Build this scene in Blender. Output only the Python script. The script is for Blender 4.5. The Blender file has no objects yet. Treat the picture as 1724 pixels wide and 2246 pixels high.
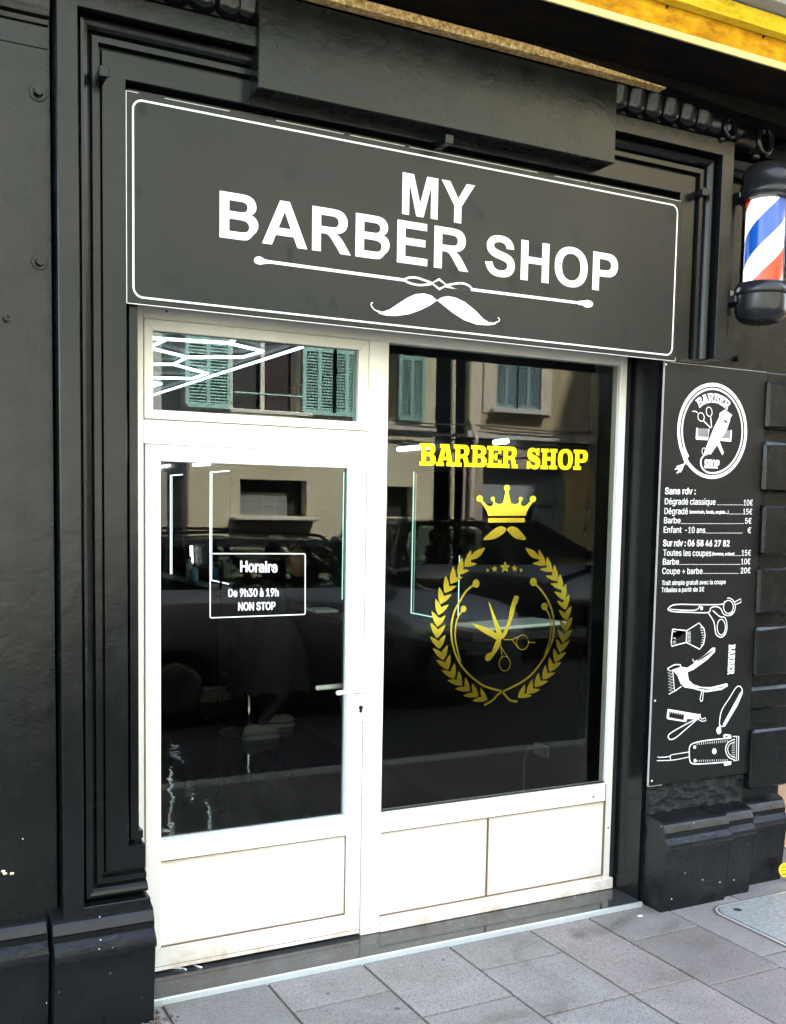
import bpy, bmesh, math, random
from mathutils import Vector, Matrix, noise as mn
random.seed(7)
R = math.radians
SC = bpy.context.scene
COL = SC.collection

# ------------------------------------------------------------------ camera
PITCH, YAW, ROLL = R(-4.79917), R(27.26947), R(0.98392)
FPX, CX, CY, W0, H0 = 2275.81, 839.91, 1310.07, 1724.0, 2246.0
CAM = Vector((0, -3.6, 1.7113))
_f = Vector((math.sin(YAW)*math.cos(PITCH), math.cos(YAW)*math.cos(PITCH), math.sin(PITCH)))
_r0 = Vector((math.cos(YAW), -math.sin(YAW), 0)); _u0 = _r0.cross(_f)
RT = math.cos(ROLL)*_r0 + math.sin(ROLL)*_u0
UP = -math.sin(ROLL)*_r0 + math.cos(ROLL)*_u0
cd = bpy.data.cameras.new('camera'); cam = bpy.data.objects.new('camera', cd); COL.objects.link(cam)
cd.sensor_fit = 'HORIZONTAL'; cd.sensor_width = 36; cd.lens = FPX/W0*36
cd.shift_x = (W0/2-CX)/W0; cd.shift_y = (CY-H0/2)/W0
cd.clip_start = 0.05; cd.clip_end = 400
m = Matrix((RT, UP, -_f)).transposed().to_4x4(); m.translation = CAM
cam.matrix_world = m
SC.camera = cam

# ------------------------------------------------------------------ light
SUN_EL, SUN_AZ = 52.0, 24.0          # azimuth measured from +Y (behind the shop) towards +X
SC.world = bpy.data.worlds.new('World'); SC.world.use_nodes = True
wn = SC.world.node_tree; wn.nodes.clear()
sky = wn.nodes.new('ShaderNodeTexSky'); sky.sky_type = 'NISHITA'; sky.sun_disc = False
sky.sun_elevation = R(SUN_EL); sky.sun_rotation = R(SUN_AZ); sky.air_density = 1.0; sky.dust_density = 1.5
bg = wn.nodes.new('ShaderNodeBackground'); bg.inputs[1].default_value = 0.14
wo = wn.nodes.new('ShaderNodeOutputWorld')
hs = wn.nodes.new('ShaderNodeHueSaturation'); hs.inputs['Saturation'].default_value = .6
wn.links.new(sky.outputs[0], hs.inputs['Color']); wn.links.new(hs.outputs[0], bg.inputs[0]); wn.links.new(bg.outputs[0], wo.inputs[0])
sl = bpy.data.lights.new('sun', 'SUN'); sl.energy = 5.0; sl.angle = R(0.53); sl.color = (1, 0.95, 0.86)
so = bpy.data.objects.new('sun', sl); COL.objects.link(so); so.location = (3, 6, 16)
_sd = Vector((math.sin(R(SUN_AZ))*math.cos(R(SUN_EL)), math.cos(R(SUN_AZ))*math.cos(R(SUN_EL)), math.sin(R(SUN_EL))))
so.rotation_euler = _sd.to_track_quat('Z', 'Y').to_euler()
SC.view_settings.view_transform = 'Standard'; SC.view_settings.look = 'None'
SC.view_settings.gamma = 1; SC.view_settings.exposure = 3.9
SC.cycles.max_bounces = 8; SC.cycles.transparent_max_bounces = 12; SC.cycles.glossy_bounces = 5
SC.cycles.diffuse_bounces = 4; SC.cycles.sample_clamp_indirect = 6; SC.cycles.use_denoising = True
SC.cycles.caustics_reflective = False; SC.cycles.caustics_refractive = False

# ------------------------------------------------------------------ measuring: a photo pixel on the wall plane Y
def ray(a, b): return _f + RT*((a-CX)/FPX) - UP*((b-CY)/FPX)
def at(a, b, Y):
    d = ray(a, b); t = (Y-CAM.y)/d.y; q = CAM + d*t
    return q.x, q.z

# ------------------------------------------------------------------ materials
def mat(name, col=(.5,.5,.5), rough=.5, metal=0, spec=.5, emit=None, es=0, coat=0):
    m = bpy.data.materials.new(name); m.use_nodes = True
    b = m.node_tree.nodes['Principled BSDF']
    b.inputs['Base Color'].default_value = (*col, 1); b.inputs['Roughness'].default_value = rough
    b.inputs['Metallic'].default_value = metal; b.inputs['Specular IOR Level'].default_value = spec
    b.inputs['Coat Weight'].default_value = coat
    if emit: b.inputs['Emission Color'].default_value = (*emit, 1); b.inputs['Emission Strength'].default_value = es
    return m
def N(m, t, **k):
    n = m.node_tree.nodes.new(t)
    for a, v in k.items(): setattr(n, a, v)
    return n
def L(m, a, b): m.node_tree.links.new(a, b)
def P(m): return m.node_tree.nodes['Principled BSDF']
def noise(m, scale, detail=4, rough=.6, vec=None, sc3=None, dist=0):
    tc = N(m, 'ShaderNodeNewGeometry'); out = tc.outputs['Position']
    if sc3:
        mp = N(m, 'ShaderNodeMapping'); mp.inputs['Scale'].default_value = sc3; L(m, out, mp.inputs[0]); out = mp.outputs[0]
    n = N(m, 'ShaderNodeTexNoise'); n.inputs['Scale'].default_value = scale; n.inputs['Detail'].default_value = detail
    n.inputs['Roughness'].default_value = rough; n.inputs['Distortion'].default_value = dist
    L(m, out, n.inputs['Vector']); return n.outputs['Fac']
def ramp(m, fac, stops):
    r = N(m, 'ShaderNodeValToRGB'); e = r.color_ramp.elements
    while len(e) < len(stops): e.new(.5)
    for i, (p, c) in enumerate(stops):
        e[i].position = p; e[i].color = (*c, 1) if len(c) == 3 else c
    L(m, fac, r.inputs[0]); return r.outputs[0]
def g3(v): return (v, v, v)
def bump(m, h, strength=.3, dist=.01):
    b = N(m, 'ShaderNodeBump'); b.inputs['Strength'].default_value = strength; b.inputs['Distance'].default_value = dist
    L(m, h, b.inputs['Height']); L(m, b.outputs[0], P(m).inputs['Normal']); return b
def mixc(m, fac, a, b, mode='MIX'):
    x = N(m, 'ShaderNodeMix', data_type='RGBA', blend_type=mode)
    if isinstance(fac, float): x.inputs[0].default_value = fac
    else: L(m, fac, x.inputs[0])
    for s, v in ((6, a), (7, b)):
        if isinstance(v, tuple): x.inputs[s].default_value = (*v, 1)
        else: L(m, v, x.inputs[s])
    return x.outputs[2]

def black_paint(name, c0, c1, r0, r1, bs=.35, wear=.0, big=3.0, sp_=.31):
    m = mat(name, c0, .4, spec=sp_); m.node_tree.nodes['Principled BSDF'].inputs['Specular Tint'].default_value = (.95, 1, .985, 1)
    n1 = noise(m, big, 6, .6); n2 = noise(m, 55, 5, .65); n3 = noise(m, 9, 3, .5)
    col = ramp(m, n1, [(.3, c0), (.72, c1)])
    pt = ramp(m, noise(m, 4.2, 7, .75, sc3=(1, 1, .7)), [(.55, g3(0)), (.75, g3(.7))]); col = mixc(m, pt, col, tuple(v*1.8 for v in c1))
    if wear:
        sp = ramp(m, noise(m, 38, 2, .5), [(.76, g3(0)), (.79, g3(1))])
        col = mixc(m, sp, col, (.3, .3, .28))
    L(m, col, P(m).inputs['Base Color'])
    L(m, ramp(m, n3, [(.25, g3(r0)), (.8, g3(r1))]), P(m).inputs['Roughness'])
    a = N(m, 'ShaderNodeMath', operation='ADD'); L(m, n2, a.inputs[0])
    k = N(m, 'ShaderNodeMath', operation='MULTIPLY'); k.inputs[1].default_value = 3.0; L(m, n3, k.inputs[0]); L(m, k.outputs[0], a.inputs[1])
    bump(m, a.outputs[0], bs, .006)
    return m
M = {}
M['paint'] = black_paint('black_plaster_paint', (.0028, .0036, .0036), (.0062, .0074, .0072), .20, .33, .12)
M['paint2'] = black_paint('black_gloss_moulding_paint', (.0026, .0034, .0036), (.0055, .0068, .0072), .17, .29, .11)
M['plinth'] = black_paint('black_worn_plinth_paint', (.0022, .0030, .0038), (.0065, .008, .0092), .22, .42, .35, wear=1)
M['rough'] = black_paint('black_rough_render', (.010, .011, .011), (.022, .024, .023), .35, .6, 1.0)
_n = M['rough']; bump(_n, noise(_n, 26, 8, .75, dist=1.5), 1.0, .03)
M['seam'] = mat('dark_joint', (.01, .009, .008), .9)
# sign board
m = mat('sign_laminate', (.05, .05, .047), .42); m.node_tree.nodes['Principled BSDF'].inputs['Specular IOR Level'].default_value = .23; m.node_tree.nodes['Principled BSDF'].inputs['Specular Tint'].default_value = (.94, 1, .99, 1); M['sign'] = m
s1 = noise(m, 9, 3, .5, sc3=(1.4, 1, .8)); s2 = noise(m, 2.2, 4, .5)
c = ramp(m, s2, [(.3, (.012, .0126, .0118)), (.7, (.017, .0178, .0168))])
c = mixc(m, ramp(m, s1, [(.30, g3(1)), (.40, g3(0))]), c, (.010, .011, .011))
L(m, c, P(m).inputs['Base Color']); L(m, ramp(m, s1, [(.32, g3(.48)), (.42, g3(.28))]), P(m).inputs['Roughness'])
M['board'] = mat('price_board_laminate', (.030, .032, .031), .34, spec=.25)
m = M['board']; L(m, ramp(m, noise(m, 5, 4), [(.3, (.006, .007, .007)), (.7, (.010, .011, .0105))]), P(m).inputs['Base Color'])
M['vinyl'] = mat('white_vinyl', (.86, .86, .84), .45)
M['edge'] = mat('white_board_edge', (.8, .8, .76), .5)
# aluminium
m = mat('white_lacquered_aluminium', (.82, .80, .74), .38); M['alu'] = m
st = noise(m, 3, 5, .6, sc3=(2, 2, .5))
gx = N(m, 'ShaderNodeNewGeometry'); sx = N(m, 'ShaderNodeSeparateXYZ'); L(m, gx.outputs['Position'], sx.inputs[0])
lo = ramp(m, sx.outputs[2], [(.0, g3(1)), (.14, g3(0))])
mm = N(m, 'ShaderNodeMath', operation='MULTIPLY'); L(m, lo, mm.inputs[0]); L(m, ramp(m, noise(m, 11, 6, .7), [(.40, g3(0)), (.66, g3(1))]), mm.inputs[1])
c = ramp(m, st, [(.3, (.83, .80, .70)), (.6, (.89, .875, .82))])
L(m, mixc(m, mm.outputs[0], c, (.5, .36, .24)), P(m).inputs['Base Color'])
M['steel'] = mat('brushed_aluminium_strip', (.75, .82, .84), .3, .6)
M['chrome'] = mat('polished_metal', (.7, .7, .7), .15, 1)
M['handle'] = mat('white_handle_lacquer', (.8, .8, .78), .25)
M['rubber'] = mat('black_rubber', (.012, .012, .012), .5)
# glass
def glassmat(name, refl, tint=(.92, .96, .94), rough=0.0):
    m = bpy.data.materials.new(name); m.use_nodes = True; nt = m.node_tree; nt.nodes.clear()
    o = nt.nodes.new('ShaderNodeOutputMaterial'); x = nt.nodes.new('ShaderNodeMixShader')
    t = nt.nodes.new('ShaderNodeBsdfTransparent'); g = nt.nodes.new('ShaderNodeBsdfGlossy')
    t.inputs[0].default_value = (*tint, 1); g.inputs['Roughness'].default_value = rough
    g.inputs[0].default_value = (1, 1, .98, 1)
    lw = nt.nodes.new('ShaderNodeLayerWeight'); lw.inputs[0].default_value = .25
    mr = nt.nodes.new('ShaderNodeMapRange'); mr.inputs['To Min'].default_value = refl; mr.inputs['To Max'].default_value = 1
    nt.links.new(lw.outputs['Fresnel'], mr.inputs[0])
    mr.inputs['From Min'].default_value = .05
    nt.links.new(mr.outputs[0], x.inputs[0]); nt.links.new(t.outputs[0], x.inputs[1]); nt.links.new(g.outputs[0], x.inputs[2])
    nt.links.new(x.outputs[0], o.inputs[0]); return m
M['carglass'] = glassmat('car_window_glass', .05, (.55, .62, .60))
M['glass2'] = glassmat('transom_glass', .034, (.88, .97, .97))
M['grime'] = mat('brown_joint_grime', (.16, .10, .055), .9)
M['glass'] = glassmat('shop_window_glass', .019)
M['print'] = mat('dull_gold_print', (.16, .12, .04), .6)
m = mat('gold_vinyl', (1.0, .72, .06), .13, 1.0); M['gold'] = m
L(m, ramp(m, noise(m, 6, 4), [(.3, (.95, .70, .05)), (.7, (1, .86, .10))]), P(m).inputs['Base Color'])
M['goldtext'] = mat('yellow_gold_vinyl', (1.0, .82, .01), .35, .2, spec=.2)
# pavement
m = mat('pavement_stone', (.15, .145, .145), .6); M['pave'] = m
n4 = noise(m, 1.7, 5, .65, dist=1.2); n5 = noise(m, 75, 4, .8)
at_ = N(m, 'ShaderNodeAttribute'); at_.attribute_name = 'tone'
n1 = noise(m, 150, 5, .85); n2 = noise(m, 4, 6, .6); n3 = noise(m, 30, 5, .7)
c = ramp(m, n2, [(.3, (.116, .110, .105)), (.7, (.158, .152, .145))])
c = mixc(m, ramp(m, n1, [(.45, g3(0)), (.75, g3(.8))]), c, (.34, .325, .30))
c = mixc(m, ramp(m, n3, [(.62, g3(0)), (.8, g3(.5))]), c, (.07, .062, .058))
c = mixc(m, ramp(m, n5, [(.36, g3(.75)), (.48, g3(0))]), c, (.055, .048, .043))
c = mixc(m, 1.0, c, ramp(m, n4, [(.30, (.52, .48, .46)), (.46, (.96, .96, .95)), (.60, (1.06, 1.06, 1.06)), (.75, (1.3, 1.3, 1.32))]), 'MULTIPLY')
c = mixc(m, 1.0, c, at_.outputs['Color'], 'MULTIPLY')
vo = N(m, 'ShaderNodeTexVoronoi'); vo.inputs['Scale'].default_value = 5.5; vo.inputs['Randomness'].default_value = 1
gp = N(m, 'ShaderNodeNewGeometry'); L(m, gp.outputs['Position'], vo.inputs['Vector'])
c = mixc(m, ramp(m, vo.outputs['Distance'], [(.045, g3(.9)), (.07, g3(0))]), c, (.028, .025, .024))
L(m, c, P(m).inputs['Base Color']); bump(m, n1, .5, .004)
L(m, ramp(m, n3, [(.3, g3(.42)), (.7, g3(.7))]), P(m).inputs['Roughness'])
M['joint'] = mat('dirty_joint_mortar', (.085, .062, .042), .9)
m = mat('asphalt', (.05, .05, .05), .85); M['asphalt'] = m
L(m, ramp(m, noise(m, 90, 5, .7), [(.3, (.022, .022, .023)), (.7, (.05, .049, .047))]), P(m).inputs['Base Color'])
m = mat('black_polished_tile', (.03, .032, .034), .12); M['tile'] = m
ve = noise(m, 3, 6, .55, dist=2.5)
v1 = N(m, 'ShaderNodeMath', operation='SUBTRACT'); v1.inputs[1].default_value = .56; L(m, ve, v1.inputs[0])
v2 = N(m, 'ShaderNodeMath', operation='ABSOLUTE'); L(m, v1.outputs[0], v2.inputs[0])
L(m, ramp(m, v2.outputs[0], [(.0, (.16, .16, .155)), (.0022, (.035, .037, .038))]), P(m).inputs['Base Color'])
# cornice
m = mat('ochre_cornice_paint', (.85, .5, .05), .6, spec=.1); M['ochre'] = m
n1 = noise(m, 7, 6, .7, sc3=(1, 3, 3)); n2 = noise(m, 1.6, 3)
c = ramp(m, n1, [(.3, (.26, .10, .006)), (.5, (.62, .30, .010)), (.75, (.88, .58, .025))])
L(m, c, P(m).inputs['Base Color']); bump(m, n1, .2, .01)
m = mat('speckled_gold_edge', (.6, .4, .15), .4); M['speck'] = m
L(m, ramp(m, noise(m, 60, 6, .8), [(.38, (.18, .09, .03)), (.5, (.6, .38, .14)), (.64, (.95, .78, .42))]), P(m).inputs['Base Color'])
m = mat('bright_yellow_cornice_paint', (.95, .70, .04), .6, spec=.1); M['ochre2'] = m
L(m, ramp(m, noise(m, 9, 5, .7, sc3=(1, 3, 3)), [(.32, (.62, .36, .02)), (.48, (.92, .66, .03)), (.8, (.98, .82, .10))]), P(m).inputs['Base Color'])
M['cream'] = mat('cream_edge_paint', (.85, .68, .28), .6, spec=.2)
m = mat('dark_soffit', (.02, .015, .01), .8, spec=.1); M['soffit'] = m
L(m, ramp(m, noise(m, 4, 6, .7, sc3=(.6, 3, 3)), [(.45, (.002, .002, .002)), (.8, (.020, .011, .004))]), P(m).inputs['Base Color'])  # near-black base colour with brown patches
M['grey'] = mat('grey_render', (.45, .44, .42), .8)
# room and street
M['room'] = mat('dark_room_paint', (.004, .0045, .005), .6, spec=.3)
m = mat('black_glossy_floor', (.003, .003, .0035), .04, spec=.12); M['rfloor'] = m; bump(m, noise(m, 3.2, 3, .5), .35, .012)
M['led'] = mat('led_tube', (1, 1, 1), .4, emit=(.85, .97, 1.0), es=.35)
M['ledg'] = mat('led_mirror_edge', (1, 1, 1), .4, emit=(.42, .85, .72), es=.11)
M['mirror'] = mat('mirror_glass', (.25, .27, .27), .03, 1)
M['skin'] = mat('skin', (.30, .16, .10), .55)
M['hair'] = mat('dark_curly_hair', (.05, .03, .018), .8)
M['cloth'] = mat('black_cloth', (.014, .014, .016), .85)
M['shoe'] = mat('white_sneaker_leather', (.17, .165, .155), .6)
M['sole'] = mat('white_rubber_sole', (.22, .215, .20), .6)
M['dim'] = mat('dim_white_plastic', (.07, .07, .07), .5)
M['straw'] = mat('pale_broom_bristle', (.3, .28, .23), .8)
M['blue'] = mat('blue_liquid_bottle', (.12, .35, .6), .2)
M['palew'] = mat('white_plastic', (.75, .8, .82), .35)
def render_wall(name, a, b):
    m = mat(name, a, .9); n1 = noise(m, 1.3, 6, .6); n2 = noise(m, 40, 4, .7)
    c = mixc(m, ramp(m, n2, [(.3, g3(0)), (.8, g3(.5))]), ramp(m, n1, [(.3, a), (.7, b)]), tuple(v*.75 for v in a))
    L(m, c, P(m).inputs['Base Color']); bump(m, n2, .3, .01); return m
M['wcream'] = render_wall('cream_render', (.46, .42, .30), (.58, .54, .41))
M['wochre'] = render_wall('sandy_render', (.33, .27, .17), (.43, .36, .24))
M['wgrey'] = render_wall('mauve_grey_render', (.31, .26, .235), (.40, .345, .31))
M['wneutral'] = render_wall('grey_green_render', (.27, .285, .25), (.36, .375, .335))
M['wlight'] = render_wall('pale_window_surround', (.50, .46, .38), (.60, .55, .46))
M['wyellow'] = render_wall('yellow_render', (.45, .33, .13), (.52, .4, .19))
M['stone'] = mat('pale_stone_sill', (.45, .43, .4), .7)
M['teal'] = mat('teal_shutter_paint', (.22, .38, .35), .6)
M['bluegrey'] = mat('bluegrey_shutter_paint', (.20, .30, .34), .6)
M['pipe'] = mat('beige_downpipe', (.55, .50, .38), .5)
M['cable'] = mat('dark_cable', (.03, .03, .03), .7)
M['darkopen'] = mat('dark_opening', (.012, .012, .013), .5)
M['curtain'] = mat('dark_red_curtain', (.06, .04, .04), .9)
M['frost'] = mat('grey_shop_window_film', (.26, .29, .31), .4)
M['glassblock'] = mat('glass_block_window', (.2, .21, .2), .2)
M['carpaint2'] = mat('grey_car_paint', (.20, .22, .25), .2, 0, .6, coat=1)
M['carpaint'] = mat('navy_black_car_paint', (.006, .009, .016), .22, 0, .5, coat=.6)
M['tyre'] = mat('tyre_rubber', (.015, .015, .015), .8)
M['rim'] = mat('alloy_rim', (.25, .25, .25), .3, .8)
M['tail'] = mat('red_tail_light_lens', (.5, .01, .01), .2, emit=(1, .05, .02), es=.8)
M['plate'] = mat('white_number_plate', (.7, .7, .68), .5)
M['brickr'] = render_wall('brown_brick_render', (.38, .24, .16), (.55, .42, .3))
M['yellow'] = mat('yellow_sticker', (.85, .68, .01), .45)
M['ink'] = mat('black_ink', (.02, .02, .02), .6)
M['capmetal'] = mat('dark_grey_plastic_cap', (.014, .015, .017), .26, spec=.35)
M['polewhite'] = mat('pole_white', (.85, .85, .85), .35, emit=(1, 1, 1), es=.10)
M['polered'] = mat('pole_red', (.75, .035, .002), .3, emit=(1, .05, .0), es=.03)
M['poleblue'] = mat('pole_blue', (.002, .05, .34), .3, emit=(0, .22, 1), es=.022)
M['label'] = mat('pale_yellow_label', (.75, .68, .45), .6)
m = mat('galvanised_cover', (.42, .47, .48), .5, .3); M['manhole'] = m
n1 = noise(m, 60, 5, .8, sc3=(1, 2, 1)); L(m, ramp(m, n1, [(.35, (.19, .195, .18)), (.62, (.40, .42, .41))]), P(m).inputs['Base Color']); bump(m, n1, .5, .004)

# ------------------------------------------------------------------ object helpers
def obj(name, me, mt=None, parent=None, smooth=False):
    if isinstance(me, bmesh.types.BMesh):
        b = me; bmesh.ops.recalc_face_normals(b, faces=b.faces[:]); me = bpy.data.meshes.new(name); b.to_mesh(me); b.free()
    o = bpy.data.objects.new(name, me); COL.objects.link(o)
    if mt:
        me.materials.clear(); me.materials.append(M[mt] if isinstance(mt, str) else mt)
    if smooth:
        for p in me.polygons: p.use_smooth = True
    if parent: o.parent = parent; o.matrix_parent_inverse = parent.matrix_basis.inverted()
    return o
def thing(name, label, cat, loc=(0, 0, 0), group=None):
    o = bpy.data.objects.new(name, None); COL.objects.link(o); o.location = loc; o.empty_display_size = .1
    o['label'] = label; o['category'] = cat
    if group: o['group'] = group
    return o
def tag(o, label, cat, group=None):
    o['label'] = label; o['category'] = cat
    if group: o['group'] = group
    return o
def struct(o): o['kind'] = 'structure'; return o
def box(bm, x0, x1, y0, y1, z0, z1, bev=0, seg=1):
    r = bmesh.ops.create_cube(bm, size=1)
    v = r['verts']
    for p in v: p.co = Vector(((x0+x1)/2+p.co.x*(x1-x0), (y0+y1)/2+p.co.y*(y1-y0), (z0+z1)/2+p.co.z*(z1-z0)))
    if bev:
        e = list({e for p in v for e in p.link_edges})
        bmesh.ops.bevel(bm, geom=e, offset=bev, segments=seg, affect='EDGES', profile=.6)
    return bm
def B(*a, **k): return box(bmesh.new(), *a, **k)
def cyl(bm, a, b, r0, r1=None, n=20, cap=True):
    a, b = Vector(a), Vector(b); r1 = r0 if r1 is None else r1
    d = b-a; q = d.to_track_quat('Z', 'Y').to_matrix().to_4x4(); q.translation = (a+b)/2
    bmesh.ops.create_cone(bm, cap_ends=cap, segments=n, radius1=r0, radius2=r1, depth=d.length, matrix=q); return bm
def tube(bm, pts, r, n=8):
    for a, b in zip(pts, pts[1:]): cyl(bm, a, b, r, n=n)
    for p in pts: bmesh.ops.create_uvsphere(bm, u_segments=n, v_segments=6, radius=r, matrix=Matrix.Translation(p))
    return bm
def lathe(prof, c, n=40):
    bm = bmesh.new(); rings = []
    for r, z in prof:
        rings.append([bm.verts.new((c[0]+r*math.cos(2*math.pi*i/n), c[1]+r*math.sin(2*math.pi*i/n), z)) for i in range(n)])
    for a, b in zip(rings, rings[1:]):
        for i in range(n): bm.faces.new((a[i], a[(i+1) % n], b[(i+1) % n], b[i]))
    bm.faces.new(rings[0]); bm.faces.new(rings[-1]); return bm
def prism(bm, prof, x0, x1, axis='x'):
    """extrude a closed (y,z) profile along x"""
    A = [bm.verts.new((x0, y, z)) for y, z in prof]; C = [bm.verts.new((x1, y, z)) for y, z in prof]
    n = len(prof)
    for i in range(n): bm.faces.new((A[i], A[(i+1) % n], C[(i+1) % n], C[i]))
    bm.faces.new(A); bm.faces.new(C); return bm

# flat artwork: closed outlines (with holes) filled as thin plates on a plane Y
def flat(name, splines, Y, th, mt, parent):
    c = bpy.data.curves.new(name, 'CURVE'); c.dimensions = '2D'; c.fill_mode = 'BOTH'; c.extrude = th/2
    for pts in splines:
        s = c.splines.new('POLY'); s.points.add(len(pts)-1)
        for i, p in enumerate(pts): s.points[i].co = (p[0], p[1], 0, 1)
        s.use_cyclic_u = True
    return curve_done(name, c, Y, th, mt, parent)
def curve_mesh(c):
    o = bpy.data.objects.new('tmp', c); COL.objects.link(o)
    dg = bpy.context.evaluated_depsgraph_get(); dg.update()
    me = bpy.data.meshes.new_from_object(o.evaluated_get(dg)); bpy.data.objects.remove(o); return me
def curve_done(name, c, Y, th, mt, parent):
    me = curve_mesh(c); bpy.data.curves.remove(c)
    for v in me.vertices: v.co = Vector((v.co.x, Y - th/2 + v.co.z, v.co.y))
    return obj(name, me, mt, parent)
def cr(pts, closed=False, n=6):
    """Catmull-Rom smoothing"""
    out = []; N_ = len(pts); rng = range(N_) if closed else range(N_-1)
    g = (lambda i: pts[i % N_]) if closed else (lambda i: pts[max(0, min(N_-1, i))])
    for i in rng:
        p0, p1, p2, p3 = g(i-1), g(i), g(i+1), g(i+2)
        for k in range(n):
            t = k/n
            out.append(tuple(.5*((2*p1[j])+(-p0[j]+p2[j])*t+(2*p0[j]-5*p1[j]+4*p2[j]-p3[j])*t*t+(-p0[j]+3*p1[j]-3*p2[j]+p3[j])*t**3) for j in range(2)))
    if not closed: out.append(tuple(pts[-1]))
    return out
class Art:
    """collects flat shapes drawn on one plane into ONE mesh; each shape sits a hair in front of the last"""
    def __init__(s, Y, org=(0, 0), sc=1.0, th=.0012, step=.00006): s.Y, s.org, s.sc, s.th, s.step = Y, org, sc, th, step; s.bm = bmesh.new(); s.k = 0
    def w(s, p): return at(s.org[0]+p[0]/s.sc, s.org[1]+p[1]/s.sc, s.Y)
    def _add(s, splines, off=0):
        c = bpy.data.curves.new('a', 'CURVE'); c.offset = off; c.dimensions = '2D'; c.fill_mode = 'BOTH'; c.extrude = s.th/2
        for pts in splines:
            q = c.splines.new('POLY'); q.points.add(len(pts)-1)
            for i, p in enumerate(pts): q.points[i].co = (p[0], p[1], 0, 1)
            q.use_cyclic_u = True
        me = curve_mesh(c); bpy.data.curves.remove(c); y = s.Y - s.th/2 - s.k*s.step; s.k = (s.k+1) % 12
        for v in me.vertices: v.co = Vector((v.co.x, y + v.co.z, v.co.y))
        s.bm.from_mesh(me); bpy.data.meshes.remove(me)
    def poly(s, *loops, smooth=False): s._add([[s.w(p) for p in (cr(l, True) if smooth else l)] for l in loops])
    def raw(s, *loops): s._add(loops)
    def stroke(s, pts, w, closed=False, smooth=False, w2=None):
        """w in metres (w2: width at the end)"""
        if smooth: pts = cr(pts, closed)
        P_ = [Vector(s.w(p)) for p in pts]; n = len(P_); Lf, Rt = [], []
        for i in range(n):
            a = P_[i-1] if (i > 0 or closed) else P_[i]; b = P_[(i+1) % n] if (i < n-1 or closed) else P_[i]
            t = (b-a).normalized() if (b-a).length > 1e-9 else Vector((1, 0)); nn = Vector((-t.y, t.x))
            ww = w if w2 is None else w+(w2-w)*i/(n-1)
            Lf.append(tuple(P_[i]+nn*ww/2)); Rt.append(tuple(P_[i]-nn*ww/2))
        if closed: s._add([Lf, Rt])
        else: s._add([Lf+Rt[::-1]])
    def ell(s, c, rx, ry, w=None, rot=0, n=40, a0=0, a1=360):
        ca, sa = math.cos(R(rot)), math.sin(R(rot)); pts = []
        full = (a1-a0) >= 360; nn = n if full else n+1
        for i in range(nn):
            t = R(a0+(a1-a0)*i/n); x, y = rx*math.cos(t), ry*math.sin(t); pts.append((c[0]+x*ca-y*sa, c[1]+x*sa+y*ca))
        if w: s.stroke(pts, w, closed=full)
        else: s.poly(pts)
    def done(s, name, mt, parent): return obj(name, s.bm, mt, parent)

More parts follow.
